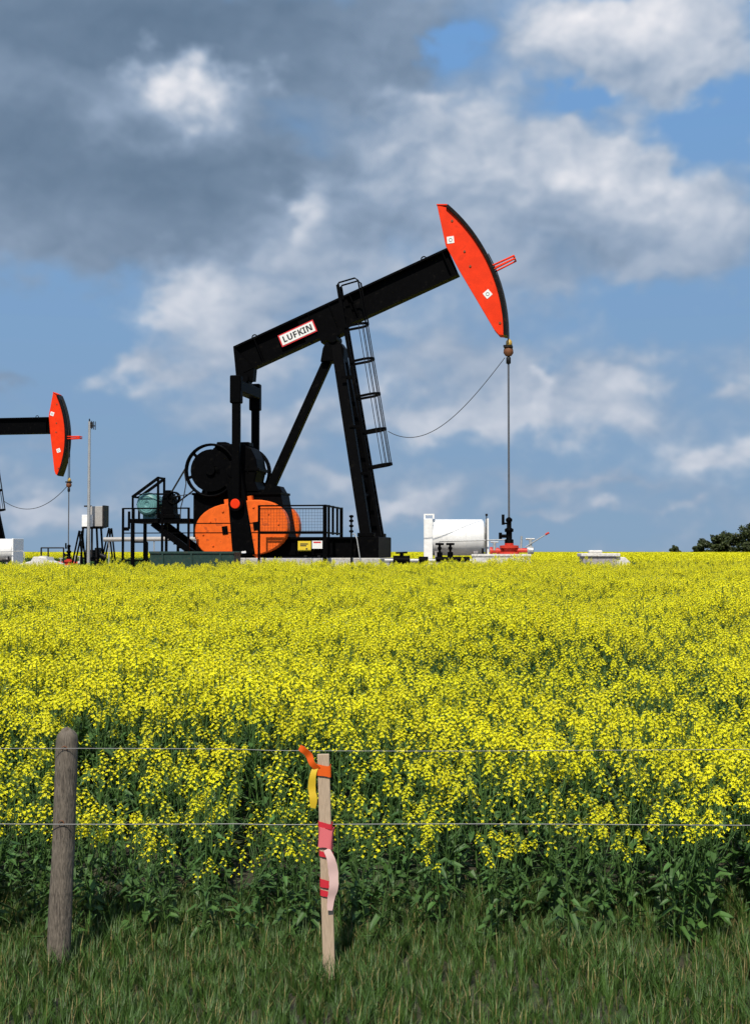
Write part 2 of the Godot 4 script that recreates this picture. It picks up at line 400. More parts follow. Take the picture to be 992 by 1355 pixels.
# ---------------------------------------------------------------- the pumpjack
# its own axes: x along the beam towards the well, y up from the ground, z to the near side
func pumpjack(at: Vector3, turn: float, tilt: float, crank_turn: float, signs: bool, label: String) -> Node3D:
	var o := thing("pumpjack", at, label, "pumpjack", turn, "pumpjacks on the lease")
	var pivot := Vector3(1.15, 8.30, 0)
	var B := Transform3D(Basis(Vector3(0, 0, 1), tilt), pivot)      # the rocking beam: x along it, y across
	var st := S()
	# skid: two I beams, a wide front cross beam, cross members
	for s in [-0.46, 0.46]:
		span(st, Vector3(-3.7, 0.72, s - 0.14), Vector3(2.2, 0.78, s + 0.14))
		span(st, Vector3(-3.7, 1.37, s - 0.14), Vector3(2.2, 1.43, s + 0.14))
		span(st, Vector3(-3.7, 0.78, s - 0.02), Vector3(2.2, 1.37, s + 0.02))
		for k in 9:
			span(st, Vector3(-3.4 + k * 0.66, 0.78, s - 0.12), Vector3(-3.38 + k * 0.66, 1.37, s + 0.12))
	span(st, Vector3(2.2, 0.72, -1.2), Vector3(2.92, 1.43, 1.2), 0.02)
	for u in [-3.5, -1.7, 0.0, 1.2]:
		span(st, Vector3(u, 0.8, -0.44), Vector3(u + 0.2, 1.3, 0.44))
	obj("skid", st, "black", o)
	for u in [0.15, 0.62]:
		st = S()
		span(st, Vector3(u, 0.42, 0.62), Vector3(u + 0.34, 0.716, 1.1), 0.015)
		span(st, Vector3(u + 0.1, 0.716, 0.62), Vector3(u + 0.2, 0.80, 0.75))
		obj("hold_down_clamp", st, "dark_steel", o)
	# pedestal under the gear reducer
	st = S()
	prism(st, PackedVector2Array([Vector2(-3.78, 1.432), Vector2(-0.35, 1.432), Vector2(-0.62, 2.9), Vector2(-3.78, 2.9)]), -0.55, 0.55)
	span(st, Vector3(-3.82, 2.9, -0.62), Vector3(-0.6, 2.98, 0.62))
	prism(st, PackedVector2Array([Vector2(-1.3, 2.98), Vector2(-0.62, 2.98), Vector2(-0.75, 3.2), Vector2(-1.25, 3.3)]), -0.3, 0.3)
	obj("pedestal", st, "black", o)
	# gear reducer
	st = S()
	prism(st, PackedVector2Array([Vector2(-3.5, 2.98), Vector2(-3.36, 3.35), Vector2(-3.42, 3.8), Vector2(-3.3, 4.25), Vector2(-3.05, 4.55), Vector2(-2.75, 4.68), Vector2(-2.0, 4.68), Vector2(-1.7, 4.5), Vector2(-1.52, 4.15), Vector2(-1.46, 3.8), Vector2(-1.56, 3.35), Vector2(-1.4, 2.98)]), -0.58, 0.58, Transform3D.IDENTITY, 0.05)
	span(st, Vector3(-3.5, 3.72, -0.62), Vector3(-1.38, 3.82, 0.62), 0.01)          # parting flange
	span(st, Vector3(-3.05, 4.6, -0.25), Vector3(-2.7, 4.78, 0.25), 0.03)             # inspection lids
	span(st, Vector3(-2.3, 4.6, -0.3), Vector3(-1.85, 4.76, 0.3), 0.03)
	for k in 7:
		for z in [-0.6, 0.6]:
			rod(st, Vector3(-3.3 + k * 0.3, 3.66, z), Vector3(-3.3 + k * 0.3, 3.88, z), 0.025, 6)
	for z in [-0.64, 0.64]:
		rod(st, Vector3(-2.19, 3.7, z - 0.1), Vector3(-2.19, 3.7, z + 0.1), 0.28, 20)
		rod(st, Vector3(-2.95, 3.7, z - 0.08), Vector3(-2.95, 3.7, z + 0.08), 0.2, 16)
	var gear := obj("gear_reducer", st, "black", o)
	st = S()                                                                           # belt sheave on the near side, brake wheel on the far side
	var sc := Vector3(-3.09, 3.75, 0.70)
	for z in [-0.07, 0.0, 0.07]:
		ring(st, sc + Vector3(0, 0, z), 0.90, 0.045, Basis.IDENTITY, 36, 6)
	for k in 6:
		var a := TAU * k / 6.0 + 0.3
		bar(st, sc, sc + Vector3(cos(a), sin(a), 0) * 0.88, 0.05, 0.10)
	rod(st, sc - Vector3(0, 0, 0.12), sc + Vector3(0, 0, 0.12), 0.17, 14)
	rod(st, sc - Vector3(0, 0, 0.02), sc + Vector3(0, 0, 0.02), 0.74, 28)
	obj("sheave", st, "black", gear)
	st = S()
	var bc := Vector3(-2.28, 3.75, -0.75)
	for z in [-0.08, 0.08]:
		ring(st, bc + Vector3(0, 0, z), 0.88, 0.05, Basis.IDENTITY, 36, 6)
	for k in 5:
		var a := TAU * k / 5.0 + 0.7
		bar(st, bc, bc + Vector3(cos(a), sin(a), 0) * 0.86, 0.05, 0.12)
	obj("brake_wheel", st, "black", gear)
	# cranks with their counterweights
	var shaft := Vector3(-2.19, 3.7, 0)
	var down := Vector3(sin(crank_turn), -cos(crank_turn), 0)
	var across := Vector3(cos(crank_turn), sin(crank_turn), 0)
	var pin := shaft + down * 1.15
	var tail := B * Vector3(-3.45, 0.02, 0)
	for s in [1.0, -1.0]:
		var X := Transform3D(Basis(across, -down, Vector3(0, 0, 1)), shaft)           # x across the crank, -y down it
		var crank := S()
		prism(crank, PackedVector2Array([Vector2(-0.26, 0.2), Vector2(-0.12, 0.36), Vector2(0.12, 0.36), Vector2(0.26, 0.2), Vector2(0.40, -2.96), Vector2(-0.40, -2.96)]), 0.74 * s if s > 0 else -1.02, 1.02 if s > 0 else -0.74, X, 0.02)
		rod(crank, shaft + Vector3(0, 0, 0.6 * s), shaft + Vector3(0, 0, 1.06 * s), 0.22, 18)
		var cr := obj("crank", crank, "black", o)
		var cap := S()
		rod(cap, pin + Vector3(0, 0, 1.02 * s), pin + Vector3(0, 0, 1.30 * s), 0.15, 18)
		ring(cap, pin + Vector3(0, 0, 1.27 * s), 0.15, 0.025, Basis.IDENTITY, 20, 6)
		obj("wrist_pin", cap, "head_red", cr)
		for side in [-1.0, 1.0]:
			var poly := PackedVector2Array()
			for i in 19:
				var a := PI * i / 18.0 - PI / 2
				var x := 0.30 + 1.36 * pow(maxf(cos(a), 0.0), 0.86)
				poly.append(Vector2(x * side, -2.02 + 0.95 * signf(sin(a)) * pow(absf(sin(a)), 0.9)))
			var z0: float = (0.60 if s > 0 else -0.98)
			var w := S()
			prism(w, poly, z0, z0 + 0.38, X, 0.03)
			for b in [[0.55, -1.32, 0.04], [1.05, -1.62, 0.03], [1.35, -2.02, 0.03], [1.05, -2.45, 0.03], [0.55, -2.72, 0.04]]:
				var c: Vector3 = X * Vector3(b[0] * side, b[1], 0.79 * s)
				rod(w, c, c + Vector3(0, 0, 0.23 * s), b[2], 8)
			span_at(w, X * Vector3(0.42 * side, -1.04, 0.79 * s), Vector3(0.16, 0.24, 0.2), X.basis)
			span_at(w, X * Vector3(0.42 * side, -3.0, 0.79 * s), Vector3(0.16, 0.2, 0.2), X.basis)
			var hole := S()                                                            # dark clamp pocket
			span_at(hole, X * Vector3(0.56 * side, -1.98, 0.99 * s), Vector3(0.2, 0.28, 0.05), X.basis)
			obj("counterweight", [w, hole], ["weight_orange", "black"], cr)
		if signs and s > 0:
			var spot := S()
			span_at(spot, X * Vector3(0.02, -2.82, 1.026), Vector3(0.16, 0.08, 0.006), X.basis)
			obj("sticker", spot, "sign_white", cr)
		# pitman arm
		var p := S()
		var top := tail + Vector3(0, -0.5, 1.16 * s)
		bar(p, pin + Vector3(0, -0.2, 1.16 * s), top, 0.2, 0.27, Vector3(0, 0, 1), 0.02)
		rod(p, pin + Vector3(0, 0, 1.04 * s), pin + Vector3(0, 0, 1.27 * s), 0.25, 18)
		obj("pitman_arm", p, "black", o)
	# equalizer across the tail of the beam
	st = S()
	span(st, tail + Vector3(-0.2, -0.58, -1.26), tail + Vector3(0.2, -0.18, 1.26), 0.03)
	for s in [-1.15, 1.15]:
		span(st, tail + Vector3(-0.20, -0.98, s - 0.15), tail + Vector3(0.19, -0.02, s + 0.15), 0.03)
	rod(st, tail + Vector3(0, 0, -0.3), tail + Vector3(0, 0, 0.3), 0.16, 14)
	span(st, tail + Vector3(-0.15, -0.3, -0.22), tail + Vector3(0.15, 0, 0.22))
	obj("equalizer", st, "black", o)
	# walking beam
	st = S()
	for y in [[0.23, 0.30], [1.17, 1.24]]:
		box(st, B * Vector3(0.71, (y[0] + y[1]) * 0.5, 0), Vector3(8.20, y[1] - y[0], 0.44), B.basis)
	box(st, B * Vector3(0.71, 0.735, 0), Vector3(8.20, 0.87, 0.05), B.basis)
	for s in [-3.36, -2.6, -0.5, 0.3, 1.1, 4.6]:
		box(st, B * Vector3(s, 0.735, 0), Vector3(0.03, 0.87, 0.42), B.basis)
	box(st, B * Vector3(0, 0.73, 0), Vector3(1.9, 0.84, 0.30), B.basis)               # stiffened over the saddle
	prism(st, PackedVector2Array([Vector2(-3.40, 1.24), Vector2(-3.56, 0.7), Vector2(-3.76, 0.05), Vector2(-3.2, -0.16), Vector2(-3.0, 0.23)]), -0.2, 0.2, B)
	for s in [-2.6, 3.92]:
		ring(st, B * Vector3(s, 1.27, 0), 0.09, 0.022, B.basis, 12, 6, 0.0, PI)
	box(st, B * Vector3(0, 0.13, 0), Vector3(0.9, 0.2, 0.5), B.basis)
	rod(st, B * Vector3(0, 0, -0.42), B * Vector3(0, 0, 0.42), 0.17, 18)
	for k in 4:
		rod(st, B * Vector3(-0.75 + k * 0.5, 0.14, 0.18), B * Vector3(-0.75 + k * 0.5, 0.23, 0.18), 0.04, 6)
	obj("walking_beam", st, "black", o)
	# horse head: an arc struck from the pivot
	var poly := PackedVector2Array([Vector2(4.79, 1.30), Vector2(5.06, 2.72)])
	var arc := PackedVector2Array()
	for i in 21:
		var a := deg_to_rad(lerpf(25.3, -23.4, i / 20.0))
		poly.append(Vector2(cos(a), sin(a)) * 5.88)
		arc.append(Vector2(cos(a), sin(a)) * 5.99)
	poly.append_array([Vector2(5.26, -2.26), Vector2(5.18, -2.02), Vector2(4.90, 0.18)])
	st = S()
	prism(st, poly, -0.26, 0.26, B, 0.012)
	var head := obj("horse_head", st, "head_red", o)
	st = S()                                                                           # greasy face plate that the wire line runs on
	var face := arc.duplicate()
	for i in 21:
		face.append(arc[20 - i] * (5.88 / 5.99))
	prism(st, face, -0.36, 0.36, B)
	obj("face_plate", st, "grease", head)
	st = S()                                                                           # top lip
	box(st, B * Vector3(5.22, 2.665, 0), Vector3(0.36, 0.04, 0.56), B.basis * Basis(Vector3(0, 0, 1), -0.44))
	obj("top_plate", st, "head_red", head)
	for q in [[5.32, 2.0], [5.30, 0.85], [5.28, 0.3], [5.45, -1.9]]:
		st = S()
		rod(st, B * Vector3(q[0], q[1], 0.25), B * Vector3(q[0], q[1], 0.285), 0.04, 10)
		obj("bolt", st, "rust", head)
	for q in [[5.02, 1.42, 0.3], [5.45, -0.82, 0.9]]:
		var a := S(); var b := S()
		box(a, B * Vector3(q[0], q[1], 0.266), Vector3(0.24, 0.24, 0.008), B.basis * Basis(Vector3(0, 0, 1), q[2] - 0.6))
		ring(b, B * Vector3(q[0], q[1], 0.271), 0.055, 0.012, B.basis, 14, 5)
		obj("sticker", [a, b], ["sign_white", "cabinet_grey"], head)
	st = S()                                                                           # guard bars that keep the line on the head
	for z in [-0.2, 0.2]:
		tube(st, [B * Vector3(5.85, 0.02, z), B * Vector3(6.75, 0.02, z)], 0.035, 8)
		tube(st, [B * Vector3(5.85, -0.12, z), B * Vector3(6.75, -0.08, z)], 0.03, 8)
	rod(st, B * Vector3(6.75, 0.02, -0.22), B * Vector3(6.75, 0.02, 0.22), 0.035, 8)
	rod(st, B * Vector3(6.75, -0.08, -0.22), B * Vector3(6.75, -0.08, 0.22), 0.03, 8)
	obj("line_guard", st, "head_red", head)
	# wire line, carrier, polished rod
	var rod_x := 1.15 + 6.02
	var hang := 7.95 + (sin(tilt) - sin(deg_to_rad(22.6))) * 6.0
	for z in [-0.10, 0.10]:
		st = S()
		var pts := []
		for i in 9:
			var a := tilt + deg_to_rad(lerpf(24.0, 0.0, i / 8.0)) if tilt < 0.2 else lerpf(tilt + 0.08, 0.0, i / 8.0)
			if tilt < 0.2: a = lerpf(tilt + 0.4, 0.0, i / 8.0)
			pts.append(pivot + Vector3(cos(a), sin(a), 0) * 6.02 + Vector3(0, 0, z))
		pts.append(Vector3(rod_x, hang, z))
		tube(st, pts, 0.022, 6)
		obj("wire_line", st, "rubber", o)
	st = S()
	var st2 := S()
	var st3 := S()
	lathe(st, [Vector2(0.001, 0), Vector2(0.1, 0.02), Vector2(0.17, 0.12), Vector2(0.16, 0.24), Vector2(0.09, 0.34), Vector2(0.001, 0.36)], Transform3D(Basis.IDENTITY, Vector3(rod_x, hang - 0.42, 0)), 14)
	lathe(st2, [Vector2(0.05, 0), Vector2(0.11, 0.05), Vector2(0.10, 0.2), Vector2(0.03, 0.28)], Transform3D(Basis.IDENTITY, Vector3(rod_x + 0.02, hang - 0.1, 0)), 12)
	span(st3, Vector3(rod_x - 0.16, hang - 0.12, -0.17), Vector3(rod_x + 0.14, hang - 0.04, 0.17), 0.01)
	lathe(st3, [Vector2(0.03, 0), Vector2(0.08, 0.03), Vector2(0.08, 0.22), Vector2(0.03, 0.28)], Transform3D(Basis.IDENTITY, Vector3(rod_x, hang - 0.68, 0)), 12)
	obj("carrier_bar", [st, st2, st3], ["rust", "brass", "dark_steel"], o)
	st = S()
	rod(st, Vector3(rod_x, 1.1, 0), Vector3(rod_x, hang - 0.5, 0), 0.034, 8)
	obj("polished_rod", st, "rod_steel", o)
	# samson post
	for s in [1.0, -1.0]:
		st = S()
		bar(st, Vector3(2.46, 1.436, 0.98 * s), Vector3(1.28, 8.05, 0.26 * s), 0.30, 0.36, Vector3(0, 0, 1), 0.015)
		span(st, Vector3(2.2, 1.433, 0.98 * s - 0.22), Vector3(2.74, 1.56, 0.98 * s + 0.22), 0.01)
		obj("front_leg", st, "black", o)
	for k in [0.22, 0.52, 0.78]:
		st = S()
		var c := Vector3(2.46, 1.43, 0).lerp(Vector3(1.28, 8.05, 0), k)
		var w := lerpf(0.98, 0.26, k)
		rod(st, c + Vector3(0, 0, -w), c + Vector3(0, 0, w), 0.06, 8)
		if k < 0.7:
			var c2 := Vector3(2.46, 1.43, 0).lerp(Vector3(1.28, 8.05, 0), k + 0.26)
			rod(st, c + Vector3(0, 0, -w), c2 + Vector3(0, 0, w * 0.72), 0.045, 8)
		obj("cross_brace", st, "black", o)
	st = S()
	bar(st, Vector3(-1.22, 3.0, 0), Vector3(1.08, 7.95, 0), 0.30, 0.30, Vector3(0, 0, 1), 0.015)
	span(st, Vector3(-1.5, 2.983, -0.25), Vector3(-0.95, 3.1, 0.25), 0.01)
	obj("rear_leg", st, "black", o)
	st = S()
	prism(st, PackedVector2Array([Vector2(0.72, 7.5), Vector2(1.55, 7.5), Vector2(1.55, 7.95), Vector2(1.4, 8.16), Vector2(0.9, 8.16), Vector2(0.8, 7.95)]), -0.36, 0.36, Transform3D.IDENTITY, 0.02)
	obj("saddle_bearing", st, "black", o)
	# caged ladder up the front
	var slope := Vector3(-0.171, 1, 0).normalized()
	var out := Vector3(slope.y, -slope.x, 0)
	var foot := Vector3(2.90, 1.44, 0.55)
	var on := func(v: float) -> Vector3: return foot + slope * ((v - 1.44) / slope.y)
	st = S()
	for z in [-0.24, 0.24]:
		bar(st, on.call(1.44) + Vector3(0, 0, z), on.call(10.05) + Vector3(0, 0, z), 0.05, 0.11)
	for v in [3.6, 5.2, 6.9]:
		for z in [-0.2, 0.2]:
			bar(st, on.call(v) + Vector3(0, 0, z), on.call(v) - Vector3(0.42, 0.02, 0) + Vector3(0, 0, z), 0.05, 0.07)
	var lad := obj("ladder", st, "black", o)
	for i in 27:
		var rs := S()
		var c: Vector3 = on.call(1.8 + i * 0.3)
		rod(rs, c + Vector3(0, 0, -0.24), c + Vector3(0, 0, 0.24), 0.016, 6)
		obj("rung", rs, "black", lad)
	var prof := []
	for i in 9:
		var a := -PI / 2 + PI * i / 8.0
		prof.append([0.34 + 0.44 * cos(a) if i > 0 and i < 8 else 0.0, 0.37 * sin(a) if i > 0 and i < 8 else 0.3 * signf(sin(a))])
	for v in [8.58, 7.38, 6.18, 4.98, 3.78]:
		st = S()
		for i in 8:
			var a: Vector3 = on.call(v) + out * prof[i][0] + Vector3(0, 0, prof[i][1])
			var b: Vector3 = on.call(v) + out * prof[i + 1][0] + Vector3(0, 0, prof[i + 1][1])
			bar(st, a, b, 0.03, 0.085, out.cross((b - a).normalized()) if false else (b - a).cross(slope))
		obj("hoop", st, "black", lad)
	for i in [1, 2, 3, 4, 5, 6, 7]:
		st = S()
		var k: Vector3 = Vector3(0, 0, prof[i][1]) + out * (prof[i][0] - 0.012)
		bar(st, on.call(3.78) + k, on.call(8.6) + k, 0.05, 0.016)
		obj("cage_bar", st, "dark_steel", lad)
	st = S()                                                                            # grab rails over the beam
	for z in [-0.24, 0.24]:
		var e: Vector3 = on.call(10.05) + Vector3(0, 0, z)
		tube(st, [e, e + slope * 0.06 + out * 0.06, e + slope * 0.1 + out * 0.62, e + out * 0.72, on.call(8.6) + out * 0.74 + Vector3(0, 0, z)], 0.03, 6)
	rod(st, on.call(10.0) + Vector3(0, 0, -0.24), on.call(10.0) + Vector3(0, 0, 0.24), 0.03, 6)
	obj("grab_rail", st, "black", lad)
	# motor platform
	st = S()
	span(st, Vector3(-6.05, 1.93, -0.85), Vector3(-3.8, 2.08, 0.85))
	for z in [-0.6, 0.6]:
		bar(st, Vector3(-5.25, 1.93, z), Vector3(-3.75, 0.85, z), 0.12, 0.22)
		bar(st, Vector3(-6.0, 1.93, z), Vector3(-6.0, 0.02, z), 0.1, 0.1)
		bar(st, Vector3(-4.75, 1.93, z), Vector3(-4.75, 0.02, z), 0.08, 0.08)
	for k in 6:
		span(st, Vector3(-4.9 + k * 0.19, 1.45 - k * 0.137, -0.54), Vector3(-4.66 + k * 0.19, 1.49 - k * 0.137, 0.54))
	obj("motor_platform", st, "black", o)
	st = S()
	lathe(st, [Vector2(0.001, 0), Vector2(0.06, 0.0), Vector2(0.10, -0.03), Vector2(0.3, -0.03), Vector2(0.36, 0.0), Vector2(0.40, 0.06), Vector2(0.41, 0.55), Vector2(0.36, 0.7), Vector2(0.36, 0.95), Vector2(0.2, 1.02), Vector2(0.05, 1.03), Vector2(0.05, 1.25), Vector2(0.001, 1.25)], Transform3D(turned(Vector3(0, 0, -1)), Vector3(-5.40, 2.58, 0.78)), 26)
	for k in 16:
		var a := TAU * k / 16.0
		bar(st, Vector3(-5.4, 2.58, 0.70) + Vector3(cos(a), sin(a), 0) * 0.41, Vector3(-5.4, 2.58, 0.25) + Vector3(cos(a), sin(a), 0) * 0.41, 0.02, 0.05, Vector3(cos(a), sin(a), 0))
	span(st, Vector3(-5.62, 2.083, 0.0), Vector3(-5.18, 2.25, 0.6))
	for r in [0.14, 0.22, 0.29]:
		ring(st, Vector3(-5.4, 2.58, 0.81), r, 0.012, Basis.IDENTITY, 20, 5)
	obj("motor", st, "teal", o)
	st = S()                                                                            # belt tensioner and jackshaft
	span(st, Vector3(-4.95, 2.083, 0.2), Vector3(-4.35, 2.25, 0.9), 0.02)
	prism(st, PackedVector2Array([Vector2(-4.88, 2.25), Vector2(-4.42, 2.25), Vector2(-4.46, 2.85), Vector2(-4.58, 2.98), Vector2(-4.75, 2.98), Vector2(-4.84, 2.85)]), 0.3, 0.8, Transform3D.IDENTITY, 0.02)
	for z in [0.62, 0.70, 0.78]:
		ring(st, Vector3(-4.42, 2.80, z + 0.06), 0.2, 0.03, Basis.IDENTITY, 20, 6)
	for k in 4:
		var a := TAU * k / 4.0 + 0.3
		bar(st, Vector3(-4.42, 2.80, 0.76), Vector3(-4.42, 2.80, 0.76) + Vector3(cos(a), sin(a), 0) * 0.2, 0.05, 0.04)
	rod(st, Vector3(-4.7, 2.98, 0.55), Vector3(-4.7, 3.08, 0.55), 0.12, 10)
	rod(st, Vector3(-4.42, 2.8, 0.6), Vector3(-4.42, 2.8, 0.9), 0.05, 8)
	obj("belt_tensioner", st, "black", o)
	st = S()                                                                            # belt guard frame over the motor
	for z in [0.35, 0.95]:
		bar(st, Vector3(-5.88, 2.83, z), Vector3(-4.92, 3.5, z), 0.05, 0.10)
		bar(st, Vector3(-4.93, 3.54, z), Vector3(-4.93, 2.083, z), 0.06, 0.07)
		bar(st, Vector3(-5.86, 2.86, z), Vector3(-5.86, 2.083, z), 0.06, 0.06)
		rod(st, Vector3(-5.75, 2.93, z), Vector3(-4.5, 2.95, z), 0.02, 6)
	rod(st, Vector3(-4.92, 3.5, 0.35), Vector3(-4.92, 3.5, 0.95), 0.04, 6)
	rod(st, Vector3(-5.86, 2.84, 0.35), Vector3(-5.86, 2.84, 0.95), 0.04, 6)
	obj("belt_guard", st, "black", o)
	for q in [[Vector3(-4.55, 2.96, 0.72), Vector3(-3.98, 3.9, 0.70)], [Vector3(-4.27, 2.66, 0.72), Vector3(-3.7, 3.08, 0.70)]]:
		st = S()
		bar(st, q[0], q[1], 0.12, 0.025)
		obj("belt", st, "rubber", o)
	st = S()
	tube(st, [Vector3(-4.0, 3.72, 0.9), Vector3(-3.92, 3.3, 0.92), Vector3(-3.98, 2.9, 0.95), Vector3(-4.1, 2.45, 0.95), Vector3(-4.12, 2.09, 0.95)], 0.018, 6)
	tube(st, [Vector3(-4.35, 2.86, 0.85), Vector3(-4.1, 2.88, 0.86), Vector3(-3.8, 2.94, 0.7)], 0.015, 6)
	obj("hose", st, "rubber", o)
	# name plate on the beam, warning signs on the skid
	if signs:
		var a := S(); var b := S()
		var N := B.translated_local(Vector3(-1.10, 0.70, 0.0))
		box(b, N * Vector3(0, 0, 0.205), Vector3(1.36, 0.44, 0.02), N.basis)
		box(a, N * Vector3(0, 0, 0.218), Vector3(1.27, 0.355, 0.012), N.basis)
		box(b, N * Vector3(-0.5, 0, 0.11), Vector3(0.06, 0.2, 0.18), N.basis)
		box(b, N * Vector3(0.5, 0, 0.11), Vector3(0.06, 0.2, 0.18), N.basis)
		var plate := obj("name_plate", [a, b], ["sign_white", "sign_red"], o)
		var t := TextMesh.new()
		t.text = "LUFKIN"
		var f := SystemFont.new()
		f.font_names = PackedStringArray(["Droid Sans"]); f.font_weight = 700
		t.font = f; t.font_size = 32; t.pixel_size = 0.0098; t.depth = 0.008
		t.material = M["sign_ink"]
		var l := MeshInstance3D.new()
		l.name = "lettering"; l.mesh = t
		l.transform = N * Transform3D(Basis.IDENTITY.scaled(Vector3(1.02, 0.95, 1)), Vector3(0, 0, 0.229))
		plate.add_child(l)
		for q in [["sign_yellow", 0.0, 0.95, 0.46, 0.34], ["sign_white", 0.50, 1.03, 0.36, 0.27]]:
			a = S(); b = S()
			var lo := Vector3(q[1], q[2], 0.606)
			span(a, lo, lo + Vector3(q[3], q[4], 0.012))
			if q[0] == "sign_yellow":
				for k in 2:
					span(b, lo + Vector3(0.08, 0.22 - k * 0.06, 0.012), lo + Vector3(0.36 - k * 0.06, 0.26 - k * 0.06, 0.015))
				span(b, lo + Vector3(0.28, 0.05, 0.012), lo + Vector3(0.34, 0.10, 0.015))
			else:
				span(b, lo + Vector3(0.05, 0.19, 0.012), lo + Vector3(0.31, 0.24, 0.015))
			var sg := obj("warning_sign", [a, b], [q[0], "sign_ink" if q[0] == "sign_yellow" else "sign_red"], o)
			sg.set_meta("label", "yellow warning sign with dark print" if q[0] == "sign_yellow" else "small white sign with a red line")
	return o

func span_at(st: SurfaceTool, c: Vector3, size: Vector3, b: Basis) -> void:
	box(st, c, size, b, 0.01)

# ---------------------------------------------------------------- equipment on the lease
func wellhead(at: Vector3, label: String, tall: bool) -> void:
	var o := thing("wellhead", at, label, "wellhead", -0.19, "wellheads")
	var st := S()
	lathe(st, [Vector2(0.34, 0), Vector2(0.34, 0.08), Vector2(0.2, 0.10), Vector2(0.2, 0.2), Vector2(0.32, 0.22), Vector2(0.32, 0.3), Vector2(0.15, 0.32), Vector2(0.15, 0.38)])
	tube(st, [Vector3(-0.6, 0.12, 0), Vector3(-0.2, 0.13, 0)], 0.085, 10)
	tube(st, [Vector3(-0.64, 0.12, 0), Vector3(-0.56, 0.12, 0)], 0.14, 10)
	tube(st, [Vector3(0.15, 0.14, 0), Vector3(0.62, 0.14, 0)], 0.08, 10)
	tube(st, [Vector3(-0.42, 0.12, 0), Vector3(-0.36, 0.12, 0)], 0.12, 10)
	obj("casing_head", st, "valve_red", o)
	st = S()
	lathe(st, [Vector2(0.15, 0.38), Vector2(0.15, 0.5), Vector2(0.1, 0.52), Vector2(0.1, 0.75), Vector2(0.15, 0.77), Vector2(0.15, 0.86), Vector2(0.08, 0.9), Vector2(0.08, 1.1), Vector2(0.11, 1.12), Vector2(0.11, 1.2), Vector2(0.035, 1.26)])
	tube(st, [Vector3(-0.3, 0.62, 0.05), Vector3(0.0, 0.62, 0)], 0.06, 8)
	span(st, Vector3(-0.34, 0.52, -0.05), Vector3(-0.24, 0.74, 0.1), 0.01)
	tube(st, [Vector3(-0.2, 1.0, 0), Vector3(-0.2, 1.35, 0)], 0.05, 8)
	tube(st, [Vector3(-0.2, 1.05, 0), Vector3(0, 1.05, 0)], 0.03, 8)
	obj("stuffing_box", st, "black", o)
	st = S()
	tube(st, [Vector3(-0.49, 0.14, 0.05), Vector3(-0.49, 0.42, 0.05)], 0.05, 8)
	tube(st, [Vector3(-0.62, 0.42, 0.05), Vector3(-0.36, 0.42, 0.05)], 0.025, 8)
	tube(st, [Vector3(0.62, 0.14, 0), Vector3(0.82, 0.14, 0)], 0.13, 10)
	tube(st, [Vector3(0.72, 0.14, 0), Vector3(0.72, 0.5, 0)], 0.05, 8)
	tube(st, [Vector3(0.4, 0.14, 0.02), Vector3(0.42, 0.62, 0.02)], 0.035, 8)
	tube(st, [Vector3(0.56, 0.52, 0), Vector3(0.86, 0.52, 0)], 0.035, 8)
	obj("valve", st, "galvanised", o)
	if tall:
		st = S(); var tip := S()
		tube(st, [Vector3(0.55, 0.25, 0.05), Vector3(1.28, 0.70, 0.05)], 0.022, 6)
		tube(tip, [Vector3(1.22, 0.665, 0.05), Vector3(1.34, 0.735, 0.05)], 0.035, 8)
		obj("lever", [st, tip], ["galvanised", "valve_red"], o)

